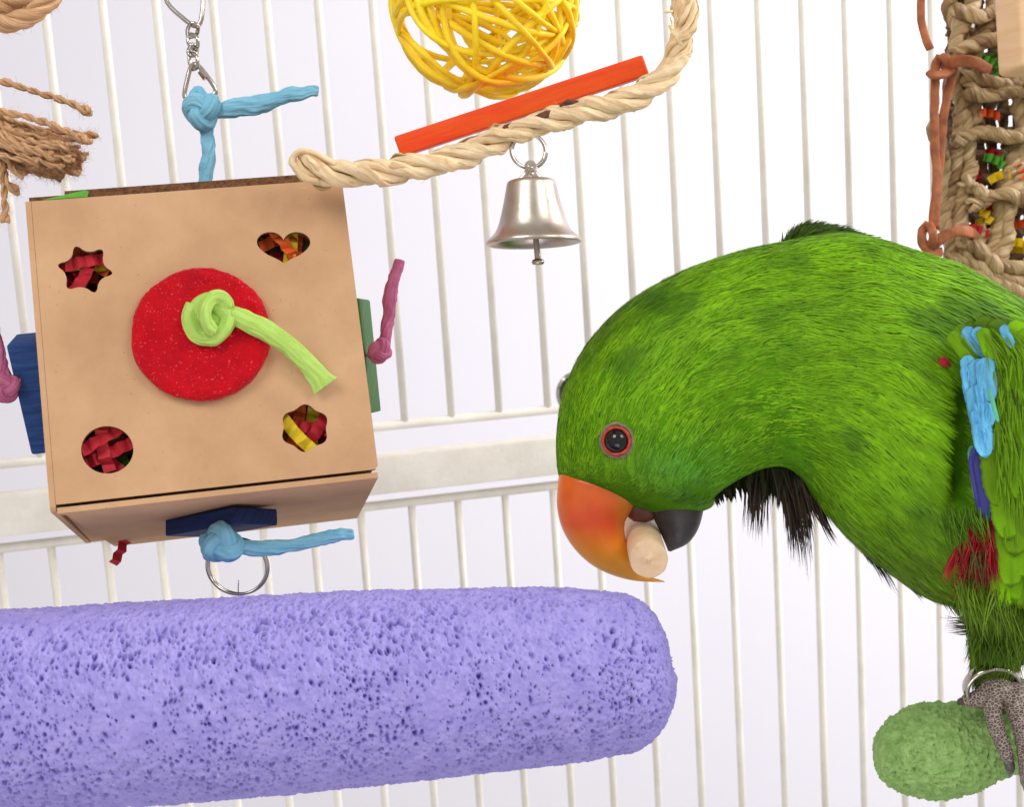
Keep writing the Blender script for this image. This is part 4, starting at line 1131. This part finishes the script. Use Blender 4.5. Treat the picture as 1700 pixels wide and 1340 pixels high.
def feather_mesh(name, L, Wd, col, blunt=.5, camber=.25, seed=0):
    """one vane: shaft ridge, cambered web, notched edge"""
    r = np.random.default_rng(seed)
    nu, nv = 30, 11; v, c = [], []
    ph = r.uniform(0, 6, 4)
    for i in range(nu):
        u = i / (nu - 1)
        w0 = Wd / 2 * min(1, (u / .18) ** .6 + .15) * (1 - max(0, (u - (1 - blunt)) / blunt) ** 2.4) ** .5
        for j in range(nv):
            s = (j / (nv - 1)) * 2 - 1
            w = w0 * (1 + (r.normal() * (.03 if Wd > .3 else 0) if abs(s) > .95 else 0))
            z = -camber * Wd * .5 * s * s * (w / (Wd / 2)) - .012 * L * u * u + (.005 if j == nv // 2 else 0) + .005 * math.sin(9 * u + 4 * s + ph[0])
            v.append((s * w, u * L - abs(s) * w * .15 + r.normal() * .004, z))
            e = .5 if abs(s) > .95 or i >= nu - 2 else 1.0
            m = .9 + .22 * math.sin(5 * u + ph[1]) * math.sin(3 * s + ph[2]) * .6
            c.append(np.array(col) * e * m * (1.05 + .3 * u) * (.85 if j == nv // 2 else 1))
    q = [[i * nv + j, i * nv + j + 1, (i + 1) * nv + j + 1, (i + 1) * nv + j] for i in range(nu - 1) for j in range(nv - 1)]
    me = bpy.data.meshes.new(name); me.from_pydata(v, [], q)
    uv = me.uv_layers.new(name='UVMap')
    vv = np.array(v); li = np.zeros(len(me.loops), int); me.loops.foreach_get('vertex_index', li)
    uvc = np.stack([vv[:, 1] - np.abs(vv[:, 0]) * .9 + seed, np.abs(vv[:, 0]) * 1.0 + 3 * (vv[:, 0] > 0)], 1)   # barbs run obliquely from the shaft
    uv.data.foreach_set('uv', uvc[li].ravel())
    ca = me.color_attributes.new('Col', 'FLOAT_COLOR', 'POINT')
    ca.data.foreach_set('color', np.concatenate([np.array(c), np.ones((len(c), 1))], 1).ravel())
    me.polygons.foreach_set('use_smooth', [True] * len(me.polygons)); me.materials.append(MT['featherv'])
    return me


FC = dict(green=(104, 150, 12), bright=(120, 176, 14), olive=(94, 132, 14), sky=(112, 192, 236), teal=(110, 206, 160), deep=(80, 78, 160), moss=(88, 124, 18))
FM = {}
for k, a in FC.items():
    for q_, s in enumerate((.88, 1.0, 1.14)):
        FM[k, q_] = feather_mesh('feather_' + k, 1.0, .40 if k not in ('deep', 'teal') else .2, np.array(lin(*a)) * s, .42, .10, q_ + 3 * len(FM))


def feather(x, y, d, ang, Lpx, wscale, kind, tilt=.12, yaw=0.0):
    """ang in degrees in the picture plane, 0 = to the right, 90 = down"""
    a = math.radians(ang); dr_ = RIGHT * math.cos(a) + DOWN * math.sin(a)
    n_ = unit(-FWD + dr_ * tilt + np.cross(dr_, FWD) * yaw); dr_ = unit(dr_ - dr_.dot(n_) * n_); xx = np.cross(dr_, n_)
    Lm = Lpx * d / FPX
    o = bpy.data.objects.new('feather', FM[kind, random.randrange(3)]); COL.objects.link(o)
    o.parent = wing
    loc = P(x, y, d) - OFF[parrot]
    Rm = Matrix([[xx[i] * Lm * wscale, dr_[i] * Lm, n_[i] * Lm, loc[i]] for i in range(3)] + [[0, 0, 0, 1]])
    o.matrix_basis = Rm
    return o


def wd(x, y, lay): return wing_depth(x, y) - .0006 - .0005 * lay


# long flight feathers, lowest layer
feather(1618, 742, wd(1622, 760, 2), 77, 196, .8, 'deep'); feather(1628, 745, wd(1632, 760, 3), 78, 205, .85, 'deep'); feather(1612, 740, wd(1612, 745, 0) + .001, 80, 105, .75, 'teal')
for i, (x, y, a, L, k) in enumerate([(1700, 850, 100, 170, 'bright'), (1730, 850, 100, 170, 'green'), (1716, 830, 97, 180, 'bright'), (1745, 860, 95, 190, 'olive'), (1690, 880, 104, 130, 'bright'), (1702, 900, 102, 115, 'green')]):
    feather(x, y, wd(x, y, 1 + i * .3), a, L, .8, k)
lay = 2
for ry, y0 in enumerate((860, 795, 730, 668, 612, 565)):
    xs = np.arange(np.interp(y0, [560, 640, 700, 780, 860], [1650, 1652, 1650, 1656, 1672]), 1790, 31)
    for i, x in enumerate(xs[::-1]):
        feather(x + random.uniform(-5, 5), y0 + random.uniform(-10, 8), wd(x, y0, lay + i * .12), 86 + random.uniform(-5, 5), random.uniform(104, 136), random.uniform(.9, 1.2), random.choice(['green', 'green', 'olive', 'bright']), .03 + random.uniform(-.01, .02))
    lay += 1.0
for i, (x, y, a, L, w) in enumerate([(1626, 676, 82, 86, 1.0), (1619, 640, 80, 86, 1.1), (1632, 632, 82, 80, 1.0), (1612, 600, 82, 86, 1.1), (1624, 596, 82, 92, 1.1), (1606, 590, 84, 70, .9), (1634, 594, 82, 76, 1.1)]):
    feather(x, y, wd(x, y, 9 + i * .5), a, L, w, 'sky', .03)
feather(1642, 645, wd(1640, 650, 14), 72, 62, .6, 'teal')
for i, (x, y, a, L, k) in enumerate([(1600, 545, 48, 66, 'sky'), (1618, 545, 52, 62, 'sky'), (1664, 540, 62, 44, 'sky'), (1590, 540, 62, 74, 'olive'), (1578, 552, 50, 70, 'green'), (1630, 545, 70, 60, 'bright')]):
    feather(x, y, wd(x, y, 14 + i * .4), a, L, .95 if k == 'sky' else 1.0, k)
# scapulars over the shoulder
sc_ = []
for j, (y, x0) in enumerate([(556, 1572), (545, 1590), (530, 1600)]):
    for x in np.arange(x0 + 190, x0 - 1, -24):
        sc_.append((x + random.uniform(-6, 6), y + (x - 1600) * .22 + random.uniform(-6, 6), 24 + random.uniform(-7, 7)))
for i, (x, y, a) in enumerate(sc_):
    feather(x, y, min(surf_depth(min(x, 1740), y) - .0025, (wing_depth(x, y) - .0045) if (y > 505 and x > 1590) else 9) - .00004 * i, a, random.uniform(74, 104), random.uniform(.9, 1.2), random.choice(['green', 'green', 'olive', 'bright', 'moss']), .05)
# fine barbs over the wing vanes
n = 1700
wx = rng.uniform(1575, 1790, n); wy = rng.uniform(545, 985, n)
lft = np.interp(wy, [545, 590, 640, 700, 760, 860, 990], [1580, 1648, 1652, 1650, 1652, 1672, 1684])
k_ok = wx > lft + rng.normal(size=n) * 4
wx, wy = wx[k_ok], wy[k_ok]; n = len(wx)
top = np.interp(wy, [545, 600, 980], [15, 11, 4])
wp = np.array([P(x, y, wd(x, y, l)) for x, y, l in zip(wx, wy, top * rng.uniform(.35, 1.12, n))])
an = np.radians(86 + rng.normal(size=n) * 7 - np.clip((600 - wy) / 60, 0, 1) * 40 + np.clip((wy - 860) / 100, 0, 1) * 12)
wt = RIGHT * np.cos(an)[:, None] + DOWN * np.sin(an)[:, None]
f = rng.random((n, 1)) * .3 + .7 * vnoise(wp, 120)[:, None]
wc = np.array(lin(96, 136, 12)) * (1 - f) + np.array(lin(116, 164, 14)) * f
wc = np.where(rng.random((n, 1)) < .025, np.array(lin(50, 68, 12)), wc)
g, cc = blades(wp, wt, np.tile(-FWD, (n, 1)), rng.uniform(.005, .011, n), rng.uniform(.0003, .0008, n), .02, wc, .1, 1.1, .03)
nb = 60
by = rng.uniform(598, 735, nb); bx = np.interp(by, [598, 735], [1602, 1624]) + rng.random(nb) * np.interp(by, [598, 680, 735], [36, 26, 16])
bp_ = np.array([P(x, y, wd(x, y, l)) for x, y, l in zip(bx, by, rng.uniform(8, 14.5, nb))])
ba = np.radians(82 + rng.normal(size=nb) * 6); bt_ = RIGHT * np.cos(ba)[:, None] + DOWN * np.sin(ba)[:, None]
bc_ = np.array(lin(104, 186, 234)) * rng.uniform(.92, 1.1, (nb, 1))
g2, cc2 = blades(bp_, bt_, np.tile(-FWD, (nb, 1)), rng.uniform(.003, .006, nb), rng.uniform(.0003, .0007, nb), .02, bc_, .1, 1.1, .03)
o = add('wing_barbs', join([g, g2]), MT['plume'], wing, col=np.vstack([cc, cc2])); o['kind'] = 'stuff'
add('shoulder_spot', bumpy(lathe([(1e-5, .0012), (.0014, .001), (.0019, .0), (.0012, -.001)], P(1568, 602, surf_depth(1568, 602) - .0016), -FWD, 16), .0012, 700),
    mat('red_down', lin(190, 24, 44), .9, lin(140, 10, 30), 900, bump=.5, bscale=1500), wing)

# leg, foot and ring
FD = D0 - .0185
leg_gs = []


def toe(pts, w):
    p = spline(PP(pts), 30); r = spline(np.array(w, float).reshape(-1, 1), 30)[:, 0] / 2 * FD / FPX
    p = spline(PP(pts), 60); r = spline(np.array(w, float).reshape(-1, 1), 60)[:, 0] / 2 * FD / FPX
    r = r * (1 + .05 * np.sin(np.arange(60) * 1.25))
    return closed_grid(sweep(p, round_ends(r, 5), 16, caps=False).v.reshape(60, 16, 3))


leg_gs.append(toe([(1648, 1100, D0 - .012), (1648, 1128, D0 - .013), (1654, 1150, D0 - .016), (1664, 1168, D0 - .018)], [44, 46, 58, 46]))
leg_gs.append(toe([(1655, 1148, D0 - .016), (1632, 1158, D0 - .015), (1612, 1163, D0 - .013), (1598, 1164, D0 - .011)], [46, 36, 24, 20]))
leg_gs.append(toe([(1650, 1150, D0 - .016), (1648, 1180, D0 - .0195), (1656, 1215, D0 - .021), (1668, 1245, D0 - .020), (1675, 1268, D0 - .017)], [36, 30, 27, 24, 20]))
leg_gs.append(toe([(1674, 1140, D0 - .014), (1688, 1170, D0 - .0195), (1699, 1210, D0 - .022), (1706, 1260, D0 - .020), (1708, 1310, D0 - .014)], [44, 42, 36, 32, 28]))
leg_gs.append(toe([(1672, 1140, D0 - .012), (1700, 1150, D0 - .012), (1730, 1168, D0 - .008), (1750, 1190, D0 - .002)], [46, 40, 34, 28]))
ft = add('foot', join(leg_gs), MT['foot'], parrot); ft['label'] = 'grey scaly foot gripping the perch'
rm = ft.modifiers.new('merge', 'REMESH'); rm.mode = 'VOXEL'; rm.voxel_size = .00035; rm.use_smooth_shade = True
for pts, w in (([(1674, 1262, D0 - .0185), (1677, 1276, D0 - .017), (1676, 1290, D0 - .013)], [17, 16, 4]), ([(1602, 1164, D0 - .0125), (1594, 1166, D0 - .0115), (1592, 1170, D0 - .0105)], [15, 12, 5]),
               ([(1707, 1300, D0 - .0155), (1711, 1322, D0 - .012), (1708, 1340, D0 - .008)], [22, 18, 4])):
    p = spline(PP(pts), 16); r = spline(np.array(w, float).reshape(-1, 1), 16)[:, 0] / 2 * FD / FPX
    add('claw', sweep(p, r, 12), MT['claw'], ft)
lr = thing('leg_ring', 'plain steel identification ring round the parrot leg', 'ring', P(1646, 1170, FD))
rc = P(1647, 1141, D0 - .014)
tt = np.linspace(0, 2 * np.pi, 64, endpoint=False)
va, vb = V3(44, 4, 8, D0), V3(2, -36, -22, D0)
nz = unit(np.cross(va, vb))
add('ring_band', sweep(rc + np.cos(tt)[:, None] * va + np.sin(tt)[:, None] * vb, np.array([9.0, 4.4]) * D0 / FPX, 16, closed=True, ref=nz, sharp=3.5), MT['steel'], lr)
# dark tail feather tip with yellow edge behind the leg
dc = np.concatenate([spline(PP([(1688, 1096), (1705, 1080), (1730, 1060)], D0 + .01), 10)])
tl = add('tail_feather', sweep(dc, np.array([.0006, 15 * KB]), 10), mat('dark_tail', lin(54, 56, 66), .6, lin(90, 92, 100), 300), parrot)

# dowel in the beak
dow = thing('wooden_dowel', 'short pale round wooden dowel held in the orange beak', 'dowel', P(1077, 962, D0 - .03))
fr = P(1077, 929, D0 - .031); rr_ = P(1064, 876, D0 + .03)
axd = unit(rr_ - fr); Ld = np.linalg.norm(rr_ - fr); rdw = 32 * (D0 - .031) / FPX
pr = [(1e-5, 0), (rdw * .16, 0), (rdw * .2, .0002), (rdw * .5, 0), (rdw * .97, 0), (rdw, .0003), (rdw, Ld * .3), (rdw, Ld * .6), (rdw, Ld - .0006), (rdw * .93, Ld), (1e-5, Ld)]
add('dowel_body', bumpy(lathe(pr, fr, axd, 48), .0003, 600), MT['dowel'], dow, autosmooth=45)
